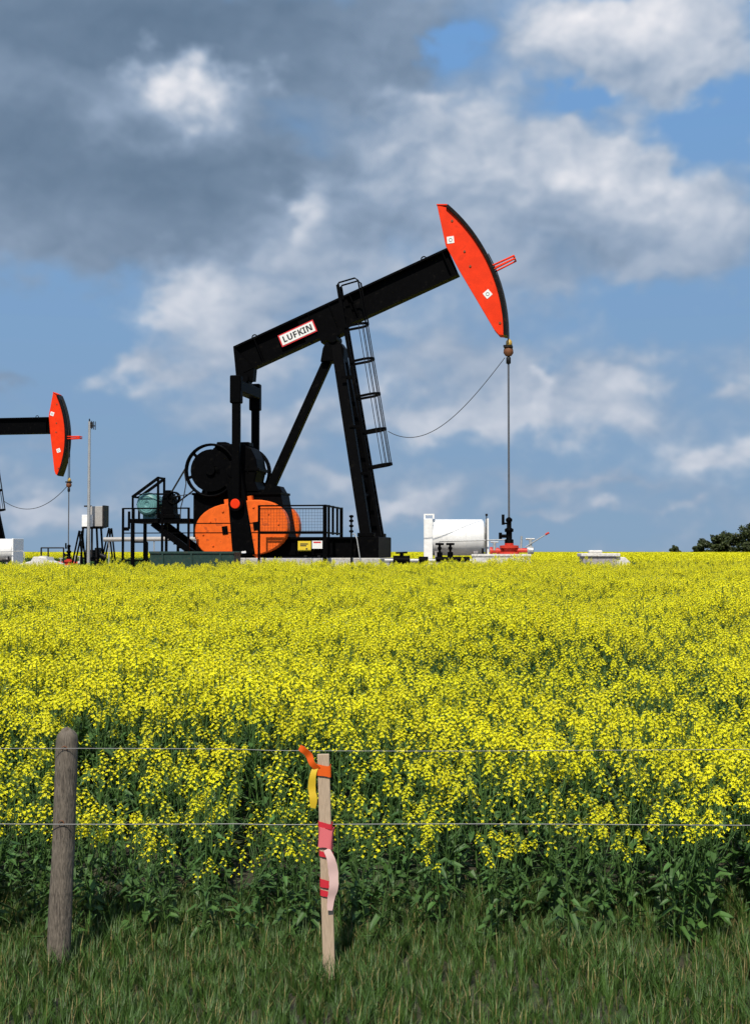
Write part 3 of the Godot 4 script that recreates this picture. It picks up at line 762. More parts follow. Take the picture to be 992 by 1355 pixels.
func tank(at: Vector3, turn: float, label: String) -> void:
	var o := thing("storage_tank", at, label, "tank", turn, "white storage tanks")
	var c := 0.79 + 0.66
	var st := S()
	var e := Transform3D(Basis(Vector3(0, 0, 1), -PI / 2), Vector3(-1.0, c, 0))
	lathe(st, [Vector2(0.001, -0.06), Vector2(0.35, -0.045), Vector2(0.6, 0.0), Vector2(0.66, 0.06), Vector2(0.66, 1.94), Vector2(0.6, 2.0), Vector2(0.35, 2.045), Vector2(0.001, 2.06)], e, 40)
	for x in [-0.35, 0.35]:
		ring(st, Vector3(x, c, 0), 0.66, 0.012, Basis(Vector3.UP, PI / 2), 40, 5)
	obj("shell", st, "white_paint", o)
	for s in [-1.0, 1.0]:
		st = S()
		var x: float = s * 1.12
		span(st, Vector3(x - 0.05, 0.3, -0.68), Vector3(x + (0.05 if s > 0 else 0.27), c + 0.67, 0.70), 0.015)
		obj("end_panel", st, "white_paint", o)
	st = S()                                                                            # vent box with an opening on the left end
	for q in [[Vector3(-1.17, c + 0.672, 0.1), Vector3(-1.11, c + 0.80, 0.5)], [Vector3(-0.85, c + 0.672, 0.1), Vector3(-0.79, c + 0.80, 0.5)], [Vector3(-1.17, c + 0.80, 0.1), Vector3(-0.79, c + 0.85, 0.5)]]:
		span(st, q[0], q[1])
	obj("vent_box", st, "white_paint", o)
	for x in [-0.7, 0.7]:
		st = S()
		prism(st, PackedVector2Array([Vector2(-0.55, -0.005), Vector2(0.55, -0.005), Vector2(0.5, 0.95), Vector2(0.3, 0.83), Vector2(0, 0.785), Vector2(-0.3, 0.83), Vector2(-0.5, 0.95)]), -0.08, 0.08, Transform3D(Basis(Vector3.UP, PI / 2), Vector3(x, 0, 0)))
		obj("saddle", st, "grey_concrete", o)
	for x in [-0.60, -0.22]:
		st = S()
		tube(st, [Vector3(x, 0.005, 0.95), Vector3(x, 1.18, 0.95)], 0.045, 8)
		span(st, Vector3(x - 0.1, 0.72, 0.85), Vector3(x + 0.1, 0.92, 1.05), 0.02)
		span(st, Vector3(x - 0.15, 1.16, 0.88), Vector3(x + 0.15, 1.24, 1.02), 0.01)
		tube(st, [Vector3(x, 1.0, 0.95), Vector3(x, 1.0, 0.55)], 0.035, 8)
		span(st, Vector3(x - 0.07, 1.0, 0.88), Vector3(x + 0.07, 1.1, 1.02), 0.01)
		obj("valve", st, "black", o)
	st = S()
	tube(st, [Vector3(-0.6, 1.30, 0.93), Vector3(0.9, 1.33, 0.93), Vector3(1.9, 1.36, 0.9), Vector3(2.0, 1.2, 0.9), Vector3(2.0, 0.0, 0.9)], 0.022, 8)
	tube(st, [Vector3(-0.6, 1.24, 0.94), Vector3(-0.6, 1.30, 0.93)], 0.022, 8)
	obj("pipe", st, "galvanised", o)
	st = S()
	span(st, Vector3(0.55, 0.7, 0.75), Vector3(1.02, 0.86, 0.95), 0.02)
	tube(st, [Vector3(0.95, 0.0, 0.85), Vector3(0.95, 1.05, 0.85)], 0.05, 8)
	tube(st, [Vector3(0.62, 0.0, 0.85), Vector3(0.62, 0.7, 0.85)], 0.03, 8)
	obj("pump_unit", st, "dark_steel", o)

func lease_things() -> void:
	var st: SurfaceTool
	# railing round the near side of the pumpjack, in the pumpjack's own axes
	var o := thing("safety_railing", Vector3(-2.524, 1.3, -44.7), "black steel guard railing in front of the orange counterweights", "railing", deg_to_rad(-11))
	for u in [-5.83, -5.45, -4.42, -3.48, -1.01, 1.25]:
		st = S()
		bar(st, Vector3(u, -0.01, 1.9), Vector3(u, 2.42 if u < -3 else 2.48, 1.9), 0.06, 0.07 if u < 1 else 0.13)
		obj("post", st, "black", o)
	for q in [[1.1, -1.3, 0.10], [1.12, -0.55, 0.07], [1.18, 0.4, 0.07], [1.22, 1.2, 0.07]]:
		st = S()
		bar(st, Vector3(q[0], -0.01, q[1]) if q[1] > 1.19 or q[1] < -1.2 else Vector3(q[0], 1.5, q[1]), Vector3(q[0], 2.5, q[1]), q[2], q[2])
		obj("post", st, "black", o)
	for q in [[-5.83, -3.48, 2.40, 0.05], [-5.83, -1.01, 1.56, 0.035], [-3.48, -1.01, 1.88, 0.035], [-1.01, 1.25, 2.46, 0.05], [-1.01, 1.25, 2.36, 0.03], [-1.01, 1.25, 1.56, 0.09], [-5.83, -4.42, 0.62, 0.05], [-5.45, -4.95, 1.25, 0.05]]:
		st = S()
		bar(st, Vector3(q[0], q[2], 1.9), Vector3(q[1], q[2], 1.9), q[3], q[3])
		obj("rail", st, "black", o)
	for v in [2.46, 1.56]:
		st = S()
		bar(st, Vector3(1.25, v, 1.9), Vector3(1.1, v, -1.3), 0.05, 0.06)
		obj("rail", st, "black", o)
	st = S()
	bar(st, Vector3(-4.95, 1.25, 1.9), Vector3(-4.95, 0.62, 1.9), 0.05, 0.05)
	obj("post", st, "black", o)
	st = S()
	bar(st, Vector3(-5.83, 1.7, 1.95), Vector3(-5.6, 1.7, 1.95), 0.08, 0.12)
	bar(st, Vector3(-5.6, 2.3, 1.93), Vector3(-5.6, 1.7, 1.93), 0.04, 0.08)
	obj("latch", st, "black", o)
	st = S()                                                                            # wire mesh infill on the right
	for k in 22:
		rod(st, Vector3(-0.9 + k * 0.1, 1.56, 1.9), Vector3(-0.9 + k * 0.1, 2.36, 1.9), 0.0035, 4)
	for k in 8:
		rod(st, Vector3(-1.0, 1.62 + k * 0.1, 1.9), Vector3(1.25, 1.62 + k * 0.1, 1.9), 0.0035, 4)
	obj("wire_mesh", st, "dark_steel", o)
	var base := Transform3D(Basis(Vector3.UP, deg_to_rad(-11)), Vector3(-2.524, 1.3, -44.7))
	# concrete bases
	o = thing("concrete_plinth", base.origin, "long grey concrete plinth under the black pumpjack skid", "plinth", deg_to_rad(-11))
	for k in 3:
		st = S()
		span(st, Vector3(-4.0 + k * 2.335, -0.05, -1.25), Vector3(-1.672 + k * 2.335, 0.714, 1.28), 0.025)
		obj("slab", st, "concrete", o)
	# dark green drip tray
	o = thing("drip_tray", base * Vector3(-3.05, 0, 2.45), "dark green steel trough in front of the orange counterweights", "trough", deg_to_rad(-11))
	st = S()
	prism(st, PackedVector2Array([Vector2(-0.34, 0), Vector2(0.34, 0), Vector2(0.38, 0.93), Vector2(0.30, 0.93), Vector2(0.27, 0.08), Vector2(-0.27, 0.08), Vector2(-0.30, 0.93), Vector2(-0.38, 0.93)]), -1.43, 1.43, Transform3D(Basis(Vector3.UP, PI / 2), Vector3.ZERO))
	for x in [-1.43, 1.43]:
		span(st, Vector3(x - 0.03, 0.01, -0.36), Vector3(x + 0.03, 0.9, 0.36))
	obj("shell", st, "tray_green", o)
	st = S()
	for z in [0.395, -0.395]:
		bar(st, Vector3(-1.47, 0.90, z), Vector3(1.47, 0.90, z), 0.05, 0.07)
	for x in [-1.0, 0.0, 1.0]:
		bar(st, Vector3(x, 0.0, 0.37), Vector3(x, 0.865, 0.40), 0.04, 0.06)
	obj("rim", st, "tray_green", o)
	# slim instrument post in front of the samson post
	o = thing("instrument_post", base * Vector3(2.05, 0, 1.45), "slim black knobbed post standing before the pumpjack's front legs", "post", deg_to_rad(-11))
	st = S()
	rod(st, Vector3(0, -0.02, 0), Vector3(0, 2.12, 0), 0.03, 8)
	obj("pole", st, "black", o)
	for v in [2.1, 1.95, 1.78, 1.6]:
		st = S()
		lathe(st, [Vector2(0.03, -0.045), Vector2(0.075, -0.02), Vector2(0.075, 0.03), Vector2(0.03, 0.05)], Transform3D(Basis.IDENTITY, Vector3(0, v, 0)), 10)
		obj("knob", st, "black", o)
	st = S()
	tube(st, [Vector3(0, 1.5, 0), Vector3(0.12, 1.52, 0.02), Vector3(0.2, 1.35, 0.05), Vector3(0.32, 0.7, 0.12), Vector3(0.42, -0.01, 0.16)], 0.018, 6)
	obj("brace", st, "galvanised", o)
	# wells
	var st2: SurfaceTool
	o = thing("concrete_block", Vector3(4.21, 1.29, -43.05), "long white concrete block below the red wellhead", "concrete block", -0.08)
	st = S()
	span(st, Vector3(-0.95, 0, -0.62), Vector3(0.95, 0.84, 0.62), 0.03)
	obj("body", st, "pale_concrete", o)
	st = S()
	span(st, Vector3(-0.98, 0.77, -0.65), Vector3(-0.15, 0.855, -0.3), 0.012)
	span(st, Vector3(-0.98, 0.77, 0.3), Vector3(0.98, 0.855, 0.65), 0.012)
	obj("lip", st, "pale_concrete", o)
	wellhead(Vector3(4.515, 2.13, -43.33), "red and black wellhead below the large orange pumpjack head", true)
	wellhead(Vector3(-18.55, 1.42, -78.0), "small red wellhead under the far pumpjack at left", false)
	o = thing("concrete_block", Vector3(-18.55, 0.91, -78.0), "small concrete footing below the far wellhead", "concrete block")
	st = S()
	span(st, Vector3(-0.5, 0, -0.5), Vector3(0.5, 0.51, 0.5), 0.02)
	obj("body", st, "concrete", o)
	o = thing("concrete_mound", Vector3(-18.7, 0.88, -72.2), "low pale concrete vault beside the far white tank", "concrete vault")
	st = S()
	prism(st, PackedVector2Array([Vector2(-1.2, 0), Vector2(1.15, 0), Vector2(1.12, 0.68), Vector2(0.55, 0.86), Vector2(0.45, 1.06), Vector2(-0.25, 1.08), Vector2(-0.4, 0.84), Vector2(-1.15, 0.66)]), -0.8, 0.8, Transform3D.IDENTITY, 0.03)
	obj("body", st, "pale_concrete", o)
	st = S()
	rod(st, Vector3(0.1, 1.07, 0), Vector3(0.1, 1.12, 0), 0.25, 16)
	obj("lid", st, "pale_concrete", o)
	# vault at the right
	o = thing("concrete_vault", Vector3(8.05, 1.29, -46.0), "low grey and white concrete vault standing in the yellow crop at right", "concrete vault", -0.05)
	st = S()
	span(st, Vector3(-0.68, 0, -0.6), Vector3(0.5, 0.76, 0.6), 0.02)
	obj("body", st, "grey_concrete", o)
	st = S()
	span(st, Vector3(-0.75, 0.762, -0.68), Vector3(0.62, 0.88, 0.68), 0.02)
	obj("cover_slab", st, "pale_concrete", o)
	st = S()
	span(st, Vector3(-0.42, 0.882, -0.25), Vector3(0.05, 0.99, 0.25), 0.03)
	obj("hatch", st, "pale_concrete", o)
	st = S()
	prism(st, PackedVector2Array([Vector2(0.503, 0), Vector2(1.0, 0), Vector2(0.98, 0.56), Vector2(0.8, 0.74), Vector2(0.503, 0.75)]), -0.5, 0.56, Transform3D.IDENTITY, 0.02)
	obj("step", st, "pale_concrete", o)
	# tanks
	tank(Vector3(2.96, 1.3, -47.0), -0.05, "white horizontal tank between the ladder and the red wellhead")
	tank(Vector3(-22.75, 0.92, -78.2), -0.19, "far white tank cut by the left edge of the picture")
	# pipe run with a valve
	o = thing("flow_line", Vector3(1.6, 1.3, -43.6), "dark pipe and valve on the ground left of the wellhead", "pipe", -0.06)
	st = S()
	tube(st, [Vector3(-1.35, 0.62, 0), Vector3(1.68, 0.62, 0)], 0.07, 10)
	for x in [-1.2, 1.5]:
		span(st, Vector3(x - 0.08, -0.01, -0.15), Vector3(x + 0.08, 0.56, 0.15))
	obj("pipe", st, "galvanised", o)
	st = S()
	tube(st, [Vector3(-0.98, 0.62, 0), Vector3(-0.42, 0.62, 0)], 0.17, 12)
	tube(st, [Vector3(-0.7, 0.62, 0), Vector3(-0.7, 0.88, 0)], 0.07, 8)
	tube(st, [Vector3(-0.9, 0.88, 0), Vector3(-0.5, 0.90, 0)], 0.03, 8)
	tube(st, [Vector3(-0.12, 0.62, 0), Vector3(0.2, 0.62, 0)], 0.14, 12)
	tube(st, [Vector3(0.45, 0.66, 0), Vector3(1.6, 0.66, 0)], 0.10, 10)
	obj("valve", st, "black", o)
	o = thing("vent_pipe", Vector3(3.92, 1.3, -45.2), "thin upright vent pipe at the right end of the tank", "pipe")
	st = S()
	tube(st, [Vector3(0, -0.02, 0), Vector3(0, 2.2, 0)], 0.02, 8)
	tube(st, [Vector3(0, 2.18, 0), Vector3(0, 2.26, 0)], 0.045, 8)
	obj("pole", st, "dark_steel", o)
	# slack cable from the carrier to the ladder cage
	st = S()
	var a := base * Vector3(7.05, 7.5, 0.0)
	var b := base * Vector3(3.12, 5.02, 0.5)
	var pts := []
	for i in 25:
		var t := i / 24.0
		pts.append(a.lerp(b, t) + Vector3(0, -4.0 * t * (1 - t) * 0.95 * (0.72 + 0.56 * t), 0))
	tube(st, pts, 0.013, 6)
	tag(obj("cable", st, "rubber"), "slack thin black cable between the wire carrier and the ladder cage", "cable")
	st = S()
	a = Vector3(-18.62, 6.3, -78.0); b = Transform3D(Basis(Vector3.UP, deg_to_rad(-11)), Vector3(-25.62, 0.91, -79.37)) * Vector3(3.2, 4.4, 0.5); pts = []
	for i in 21:
		var t := i / 20.0
		pts.append(a.lerp(b, t) + Vector3(0, -4.0 * t * (1 - t) * 0.9, 0))
	tube(st, pts, 0.02, 6)
	tag(obj("cable", st, "rubber"), "faint slack cable below the far pumpjack head at left", "cable")
	# low rail by the far well
	o = thing("low_railing", Vector3(-19.05, 0.9, -76.0), "low dark pipe rail left of the far wellhead", "railing")
	for x in [-0.66, -0.25, 0.66]:
		st = S()
		rod(st, Vector3(x, 0, 0), Vector3(x, 1.57, 0), 0.045, 6)
		obj("post", st, "dark_steel", o)
	st = S()
	rod(st, Vector3(-0.68, 1.57, 0), Vector3(0.68, 1.57, 0), 0.045, 6)
	obj("rail", st, "dark_steel", o)
	# control cabinet on its stand with a mast
	var gy := height(-13.3, 62.0)
	o = thing("control_cabinet", Vector3(-13.35, gy, -62.0), "grey control cabinet with a white box on a black frame stand", "cabinet", -0.12)
	var up := 3.44 - gy
	st = S()
	span(st, Vector3(-0.42, up, -0.3), Vector3(0.32, up + 0.98, 0.3), 0.02)
	obj("housing", st, "cabinet_grey", o)
	st = S()
	span(st, Vector3(0.33, up - 0.02, -0.34), Vector3(0.42, up + 1.02, 0.34), 0.01)
	obj("door", st, "dark_steel", o)
	st = S()
	span(st, Vector3(-0.60, up - 0.02, 0.42), Vector3(-0.10, up + 0.56, 0.62), 0.02)
	span(st, Vector3(-0.18, up + 0.2, 0.62), Vector3(-0.14, up + 0.35, 0.64))
	obj("meter_box", st, "white_paint", o)
	st = S()
	span(st, Vector3(-0.6, up + 0.95, 0.2), Vector3(-0.25, up + 1.02, 0.3))
	span(st, Vector3(-0.46, up + 0.5, 0.2), Vector3(-0.42, up + 1.0, 0.24))
	obj("bracket", st, "dark_steel", o)
	for q in [[-0.75, -0.4], [-0.75, 0.4], [0.2, -0.4], [0.2, 0.4]]:
		st = S()
		bar(st, Vector3(q[0], -0.02, q[1]), Vector3(q[0] * 0.7 - 0.1, up - 0.02, q[1] * 0.8), 0.08, 0.08)
		obj("leg", st, "black", o)
	st = S()
	for v in [0.3, 1.1, up - 0.06]:
		for z in [-0.36, 0.36]:
			bar(st, Vector3(-0.68, v, z), Vector3(0.14, v, z), 0.07, 0.07)
	for v in [0.9, up - 0.06]:
		bar(st, Vector3(-0.66, v, -0.36), Vector3(-0.66, v, 0.36), 0.07, 0.07)
	span(st, Vector3(-0.5, up - 0.055, -0.4), Vector3(0.3, up - 0.012, 0.62))
	obj("frame", st, "black", o)
	st = S()
	span(st, Vector3(-0.55, 0.95, -0.25), Vector3(-0.15, 1.5, 0.25), 0.03)
	span(st, Vector3(-0.1, 0.4, -0.2), Vector3(0.12, 1.6, 0.2), 0.03)
	tube(st, [Vector3(0.0, 1.3, 0.1), Vector3(0.45, 1.15, 0.1)], 0.1, 8)
	tube(st, [Vector3(-0.3, 1.5, 0), Vector3(-0.3, up - 0.06, 0)], 0.05, 8)
	obj("meter_run", st, "dark_steel", o)
	o = thing("antenna_mast", Vector3(-13.62, gy, -61.2), "thin grey mast with a small antenna at its top beside the control cabinet", "mast")
	st = S()
	tube(st, [Vector3(0, -0.02, 0), Vector3(0, 8.45 - gy, 0)], [0.085, 0.06], 10)
	obj("pole", st, "galvanised", o)
	st = S()
	var ty := 8.36 - gy
	rod(st, Vector3(0, ty - 0.1, 0), Vector3(0, ty + 0.22, 0), 0.03, 6)
	rod(st, Vector3(0.02, ty - 0.06, 0), Vector3(0.30, ty - 0.14, 0.1), 0.03, 6)
	for k in 4:
		var c := Vector3(0.02, ty, 0).lerp(Vector3(0.30, ty - 0.06, 0.1), k / 3.0)
		rod(st, c + Vector3(0, -0.26, 0), c + Vector3(0, 0.14, 0), 0.02, 6)
	span(st, Vector3(0.04, ty - 0.22, -0.02), Vector3(0.16, ty + 0.06, 0.03))
	obj("antenna", st, "dark_steel", o)
	for q in [[-12.92, -62.2, 0.42, "black A-frame stand right of the control cabinet"], [-14.05, -60.9, 0.38, "black A-frame stand at the left foot of the mast"]]:
		var gz := height(q[0], -q[1])
		o = thing("a_frame_stand", Vector3(q[0], gz, q[1]), q[3], "stand", 0.0, "A-frame stands by the cabinet")
		for z in [-0.3, 0.3]:
			for s in [-1.0, 1.0]:
				st = S()
				bar(st, Vector3(s * q[2], -0.02, z), Vector3(0.12, 3.38 - gz - (0.0 if q[0] > -13 else 0.15), z), 0.06, 0.07)
				obj("leg", st, "black", o)
		st = S()
		rod(st, Vector3(0.12, 3.32 - gz - (0.0 if q[0] > -13 else 0.15), -0.32), Vector3(0.12, 3.32 - gz - (0.0 if q[0] > -13 else 0.15), 0.32), 0.04, 6)
		for s in [-1.0, 1.0]:
			span(st, Vector3(s * q[2] - 0.15, 0.0, -0.35), Vector3(s * q[2] + 0.15, 0.06, 0.35))
			rod(st, Vector3(s * q[2] * 0.9, 0.25, -0.3), Vector3(s * q[2] * 0.9, 0.25, 0.3), 0.03, 6)
		obj("cross_bar", st, "black", o)
	# pale pipe bridge seen between the cabinet and the pumpjack
	o = thing("overhead_pipe", Vector3(-11.9, height(-11.9, 60.0), -60.0), "pale horizontal pipe on posts between the control cabinet and the pumpjack", "pipe")
	st = S()
	tube(st, [Vector3(-0.75, 1.98, 0), Vector3(3.6, 2.02, 0)], 0.11, 10)
	obj("pipe", st, "cabinet_grey", o)
	for x in [-0.5, 1.6, 3.5]:
		st = S()
		rod(st, Vector3(x, -0.03, 0), Vector3(x, 1.92, 0), 0.03, 6)
		obj("post", st, "galvanised", o)

# ---------------------------------------------------------------- fence and stake in front
func fence() -> void:
	var o := thing("wire_fence", Vector3(0, 0, -6.8), "weathered wooden post and two thin wires across the foreground", "fence")
	var n := FastNoiseLite.new()
	n.seed = 5; n.frequency = 2.2
	for q in [[-6.7, 1.24, 0.02], [-1.66, 1.262, 0.045], [3.45, 1.22, -0.03]]:
		var st := S()
		st.set_smooth_group(0)
		var rows := []
		var prof := [[-0.04, 1.02], [0.25, 1.0], [0.5, 0.98], [0.7, 0.97], [0.82, 0.99], [0.9, 0.95], [0.96, 0.95], [0.985, 0.84], [1.0, 0.55], [1.006, 0.0]]
		for r in prof:
			var row := []
			for k in 18:
				var a := TAU * k / 18.0
				var rr: float = 0.0585 * r[1] * (1.0 + 0.09 * n.get_noise_3d(cos(a) * 0.6, r[0] * 0.9 + q[0], sin(a) * 0.6) * 2.0)
				var dip: float = 0.03 * n.get_noise_2d(cos(a) * 0.4 + 9.0, sin(a) * 0.4) * smoothstep(0.9, 1.0, r[0])
				row.append(Vector3(q[0] + q[2] * r[0] * 1.0 + cos(a) * rr, r[0] * q[1] + dip, sin(a) * rr))
			rows.append(row)
		for i in rows.size() - 1:
			for k in 18:
				quad(st, rows[i][k], rows[i + 1][k], rows[i + 1][(k + 1) % 18], rows[i][(k + 1) % 18])
		obj("post", st, "post_wood", o)
		for y in [1.175, 0.79]:
			var s := S()
			ring(s, Vector3(q[0] + q[2] * y / q[1], y, 0.064), 0.014, 0.0025, Basis.IDENTITY, 8, 4, -0.4, PI + 0.4)
			obj("staple", s, "rust", o)
	for q in [[1.175, 0.0017], [0.79, 0.0024]]:
		var st := S()
		var pts := []
		for i in 61:
			var x := -6.9 + 10.6 * i / 60.0
			pts.append(Vector3(x, q[0] + 0.004 * sin(x * 1.7 + q[0] * 9.0) - (0.006 if absf(x - 0.9) < 1.6 else 0.0), 0.068))
		tube(st, pts, q[1], 6)
		obj("wire", st, "wire", o)
	o = thing("survey_stake", Vector3(-0.262, 0, -6.70), "slender wooden survey stake tied with orange and pink ribbons", "stake")
	var st := S()
	bar(st, Vector3(0.028, -0.05, 0), Vector3(-0.006, 1.155, 0), 0.022, 0.062, Vector3(0, 0, 1), 0.003)
	obj("lath", st, "lath", o)
	st = S()
	for r in [[1.075, 0.05], [1.055, 0.03]]:
		var c := Vector3(-0.004, r[0], 0)
		strip(st, [c + Vector3(-0.036, 0.004, 0), c + Vector3(-0.030, 0.006, 0.018), c + Vector3(0.0, 0.002, 0.020), c + Vector3(0.034, -0.003, 0.017), c + Vector3(0.037, 0, -0.002), c + Vector3(0.03, 0, -0.018), c + Vector3(-0.03, 0, -0.018), c + Vector3(-0.036, 0.004, 0)], [r[1], r[1], r[1] * 0.8, r[1], r[1], r[1], r[1], r[1]], Vector3.UP)
	strip(st, [Vector3(-0.03, 1.08, 0.02), Vector3(-0.062, 1.11, 0.028), Vector3(-0.078, 1.15, 0.02), Vector3(-0.105, 1.178, 0.028), Vector3(-0.128, 1.192, 0.018)], [0.03, 0.035, 0.038, 0.036, 0.03], Vector3(0.75, 0.55, 0.3))
	obj("orange_ribbon", st, "tape_orange", o)
	st = S()
	strip(st, [Vector3(-0.04, 1.10, 0.012), Vector3(-0.058, 1.05, 0.022), Vector3(-0.064, 0.98, 0.014), Vector3(-0.056, 0.93, 0.022), Vector3(-0.058, 0.88, 0.016)], [0.03, 0.036, 0.04, 0.042, 0.03], Vector3(1, 0.1, 0.3))
	obj("yellow_ribbon", st, "tape_yellow", o)
	st = S()
	for r in [[0.79, 0.028, "tape_red"], [0.725, 0.10, "tape_pink"], [0.64, 0.026, "tape_red"], [0.49, 0.04, "tape_red"], [0.44, 0.03, "tape_red"]]:
		st = S()
		var c := Vector3(lerpf(0.028, -0.006, r[0] / 1.15), r[0], 0)
		var w: float = r[1]
		var e := 0.0 if w < 0.09 else 0.002
		strip(st, [c + Vector3(-0.036, 0.008, 0), c + Vector3(-0.030, 0.006, 0.017 + e), c + Vector3(0.0, 0.0, 0.021 + e), c + Vector3(0.032, -0.008, 0.017 + e), c + Vector3(0.037, -0.006, -0.002), c + Vector3(0.03, 0, -0.018 - e), c + Vector3(-0.03, 0.004, -0.018 - e), c + Vector3(-0.036, 0.008, 0)], [w, w * 1.1, w * 0.9, w, w * 1.1, w, w, w], Vector3.UP)
		obj("pink_wrap", st, r[2], o)
	st = S()
	strip(st, [Vector3(0.012, 0.67, 0.026), Vector3(0.036, 0.62, 0.034), Vector3(0.048, 0.55, 0.03), Vector3(0.05, 0.48, 0.036), Vector3(0.036, 0.42, 0.03), Vector3(0.03, 0.36, 0.034)], [0.03, 0.045, 0.05, 0.048, 0.04, 0.025], Vector3(1, 0.15, -0.2))
	obj("hanging_ribbon", st, "tape_pale", o)

# ---------------------------------------------------------------- plants
func r(a: float, b: float) -> float:
	return rng.randf_range(a, b)

func leaf(st: SurfaceTool, at: Vector3, dir: Vector3, length: float, width: float, droop: float, c: Color) -> void:
	var side := dir.cross(Vector3.UP).normalized()
	if side.length() < 0.1: side = Vector3.RIGHT
	side = side.rotated(dir.normalized(), r(-0.5, 0.5))
	var pts := [at, at + dir * length * 0.4 + Vector3(0, 0.02, 0), at + dir * length * 0.75 - Vector3(0, droop * length * 0.4, 0), at + dir * length - Vector3(0, droop * length, 0)]
	var w := [0.15, 1.0, 0.85, 0.05]
	var nrm := side.cross(dir).normalized() * width * 0.18
	for i in 3:
		var f := r(0.85, 1.15)
		st.set_color(Color(c.r * f, c.g * f, c.b * f))
		var a: Vector3 = pts[i]; var b: Vector3 = pts[i + 1]
		var sa: Vector3 = side * width * 0.5 * w[i]; var sb: Vector3 = side * width * 0.5 * w[i + 1]
		quad(st, a, a + sa + nrm, b + sb + nrm, b)
		quad(st, a - sa + nrm, a, b, b - sb + nrm)

func flower(st: SurfaceTool, at: Vector3, face: Vector3, size: float, c: Color, petals: bool) -> void:
	var x := face.cross(Vector3(0.3, 0.1, 0.8)).normalized().rotated(face, r(0, TAU))
	var y := face.cross(x).normalized()
	st.set_color(c)
	if petals:
		for k in 4:
			var u := (x if k % 2 == 0 else y) * (1.0 if k < 2 else -1.0)
			var v := (y if k % 2 == 0 else x) * 0.36
			quad(st, at, at + (u * 0.6 - v) * size * 0.5 + face * size * 0.13, at + u * size * 0.52 + face * size * 0.08, at + (u * 0.6 + v) * size * 0.5 + face * size * 0.13)
	else:
		quad(st, at - x * size * 0.5, at - y * size * 0.5 + face * size * 0.15, at + x * size * 0.5, at + y * size * 0.5 + face * size * 0.15)

func raceme(gr: SurfaceTool, ye: SurfaceTool, top: Vector3, axis: Vector3, count: int, fine: bool, size := 0.027) -> void:
	var tint := r(0.9, 1.08)
	for k in count:
		var t := float(k) / count
		var a := k * 2.4 + r(-0.3, 0.3)
		var outw := (axis.cross(Vector3(cos(a), 0.02, sin(a)))).normalized()
		var rad := lerpf(0.010, 0.046, t) * r(0.8, 1.2)
		var p := top - axis * t * 0.085 + outw * rad + axis * r(-0.004, 0.01)
		var f := r(0.85, 1.1) * tint
		flower(ye, p, (outw * lerpf(0.3, 1.0, t) + axis * 0.8).normalized(), size * r(0.85, 1.15), Color(0.84 * f, 0.80 * f, 0.003), fine)
	if fine:
		gr.set_color(Color(0.22, 0.26, 0.02))
		var b := top + axis * 0.012
		for k in 3:
			var a := k * TAU / 3
			tri(gr, b + axis * 0.014, b + Vector3(cos(a), 0, sin(a)) * 0.01, b + Vector3(cos(a + 2.1), 0, sin(a + 2.1)) * 0.01)
		for k in 6:
			var a := r(0, TAU)
			var p := top - axis * r(0.09, 0.2)
			var dr := (Vector3(cos(a), 0, sin(a)) + axis * r(0.5, 1.0)).normalized() * r(0.035, 0.06)
			gr.set_color(Color(0.07, 0.13, 0.025))
			tri(gr, p, p + dr, p + dr * 0.5 + Vector3(0, 0.004, 0) + axis.cross(dr).normalized() * 0.004)

func canola(s: int, tall: float, branches: int, flowers: int) -> ArrayMesh:
	rng.seed = s
	var gr := S(); var ye := S()
	var g := Color(0.045, 0.105, 0.022)
	var lean := Vector3(r(-0.08, 0.08), 0, r(-0.08, 0.08))
	var top := Vector3(0, tall, 0) + lean
	var stem := [Vector3(0, -0.04, 0), Vector3(lean.x * 0.2, tall * 0.35, lean.z * 0.2), Vector3(lean.x * 0.6, tall * 0.7, lean.z * 0.6), top]
	gr.set_color(Color(0.075, 0.15, 0.035))
	tube(gr, stem, [0.008, 0.007, 0.005, 0.003], 4, false)
	raceme(gr, ye, top, (top - stem[2]).normalized(), flowers + 4, true)
	for k in branches:
		var h := lerpf(0.32, 0.72, float(k) / branches) * tall + r(-0.03, 0.03)
		var a := k * 2.4 + r(-0.5, 0.5)
		var o := Vector3(cos(a), 0, sin(a))
		var root := Vector3(lean.x * h, h, lean.z * h)
		var reach := r(0.08, 0.19)
		var tip := root + o * reach + Vector3(0, (tall - h) * r(0.62, 1.0), 0)
		gr.set_color(Color(0.07, 0.145, 0.033))
		var mid := root.lerp(tip, 0.45) + o * reach * 0.25
		tube(gr, [root, mid, tip], [0.005, 0.004, 0.002], 3, false)
		raceme(gr, ye, tip, (tip - mid).normalized(), flowers + rng.randi_range(-4, 3), true)
		leaf(gr, root, (o + Vector3(0, 0.35, 0)).normalized(), r(0.08, 0.14), r(0.025, 0.04), r(0.1, 0.5), g * r(0.9, 1.5))
	for k in 12:
		var h := r(0.06, 0.6) * tall
		var a := k * 2.4 + r(-0.6, 0.6)
		var big := 1.0 - h / tall
		leaf(gr, Vector3(lean.x * h, h, lean.z * h), Vector3(cos(a), r(0.1, 0.7), sin(a)).normalized(), r(0.11, 0.16) + big * 0.06, 0.026 + big * 0.034, r(0.1, 0.6), (g * r(0.8, 1.5)).lerp(Color(0.05, 0.105, 0.02), big * 0.4))
	return commit2(gr, ye)

func commit2(gr: SurfaceTool, ye: SurfaceTool) -> ArrayMesh:
	gr.generate_normals(); ye.generate_normals()
	gr.set_material(M["green_leaf"]); ye.set_material(M["petal"])
	return ye.commit(gr.commit())

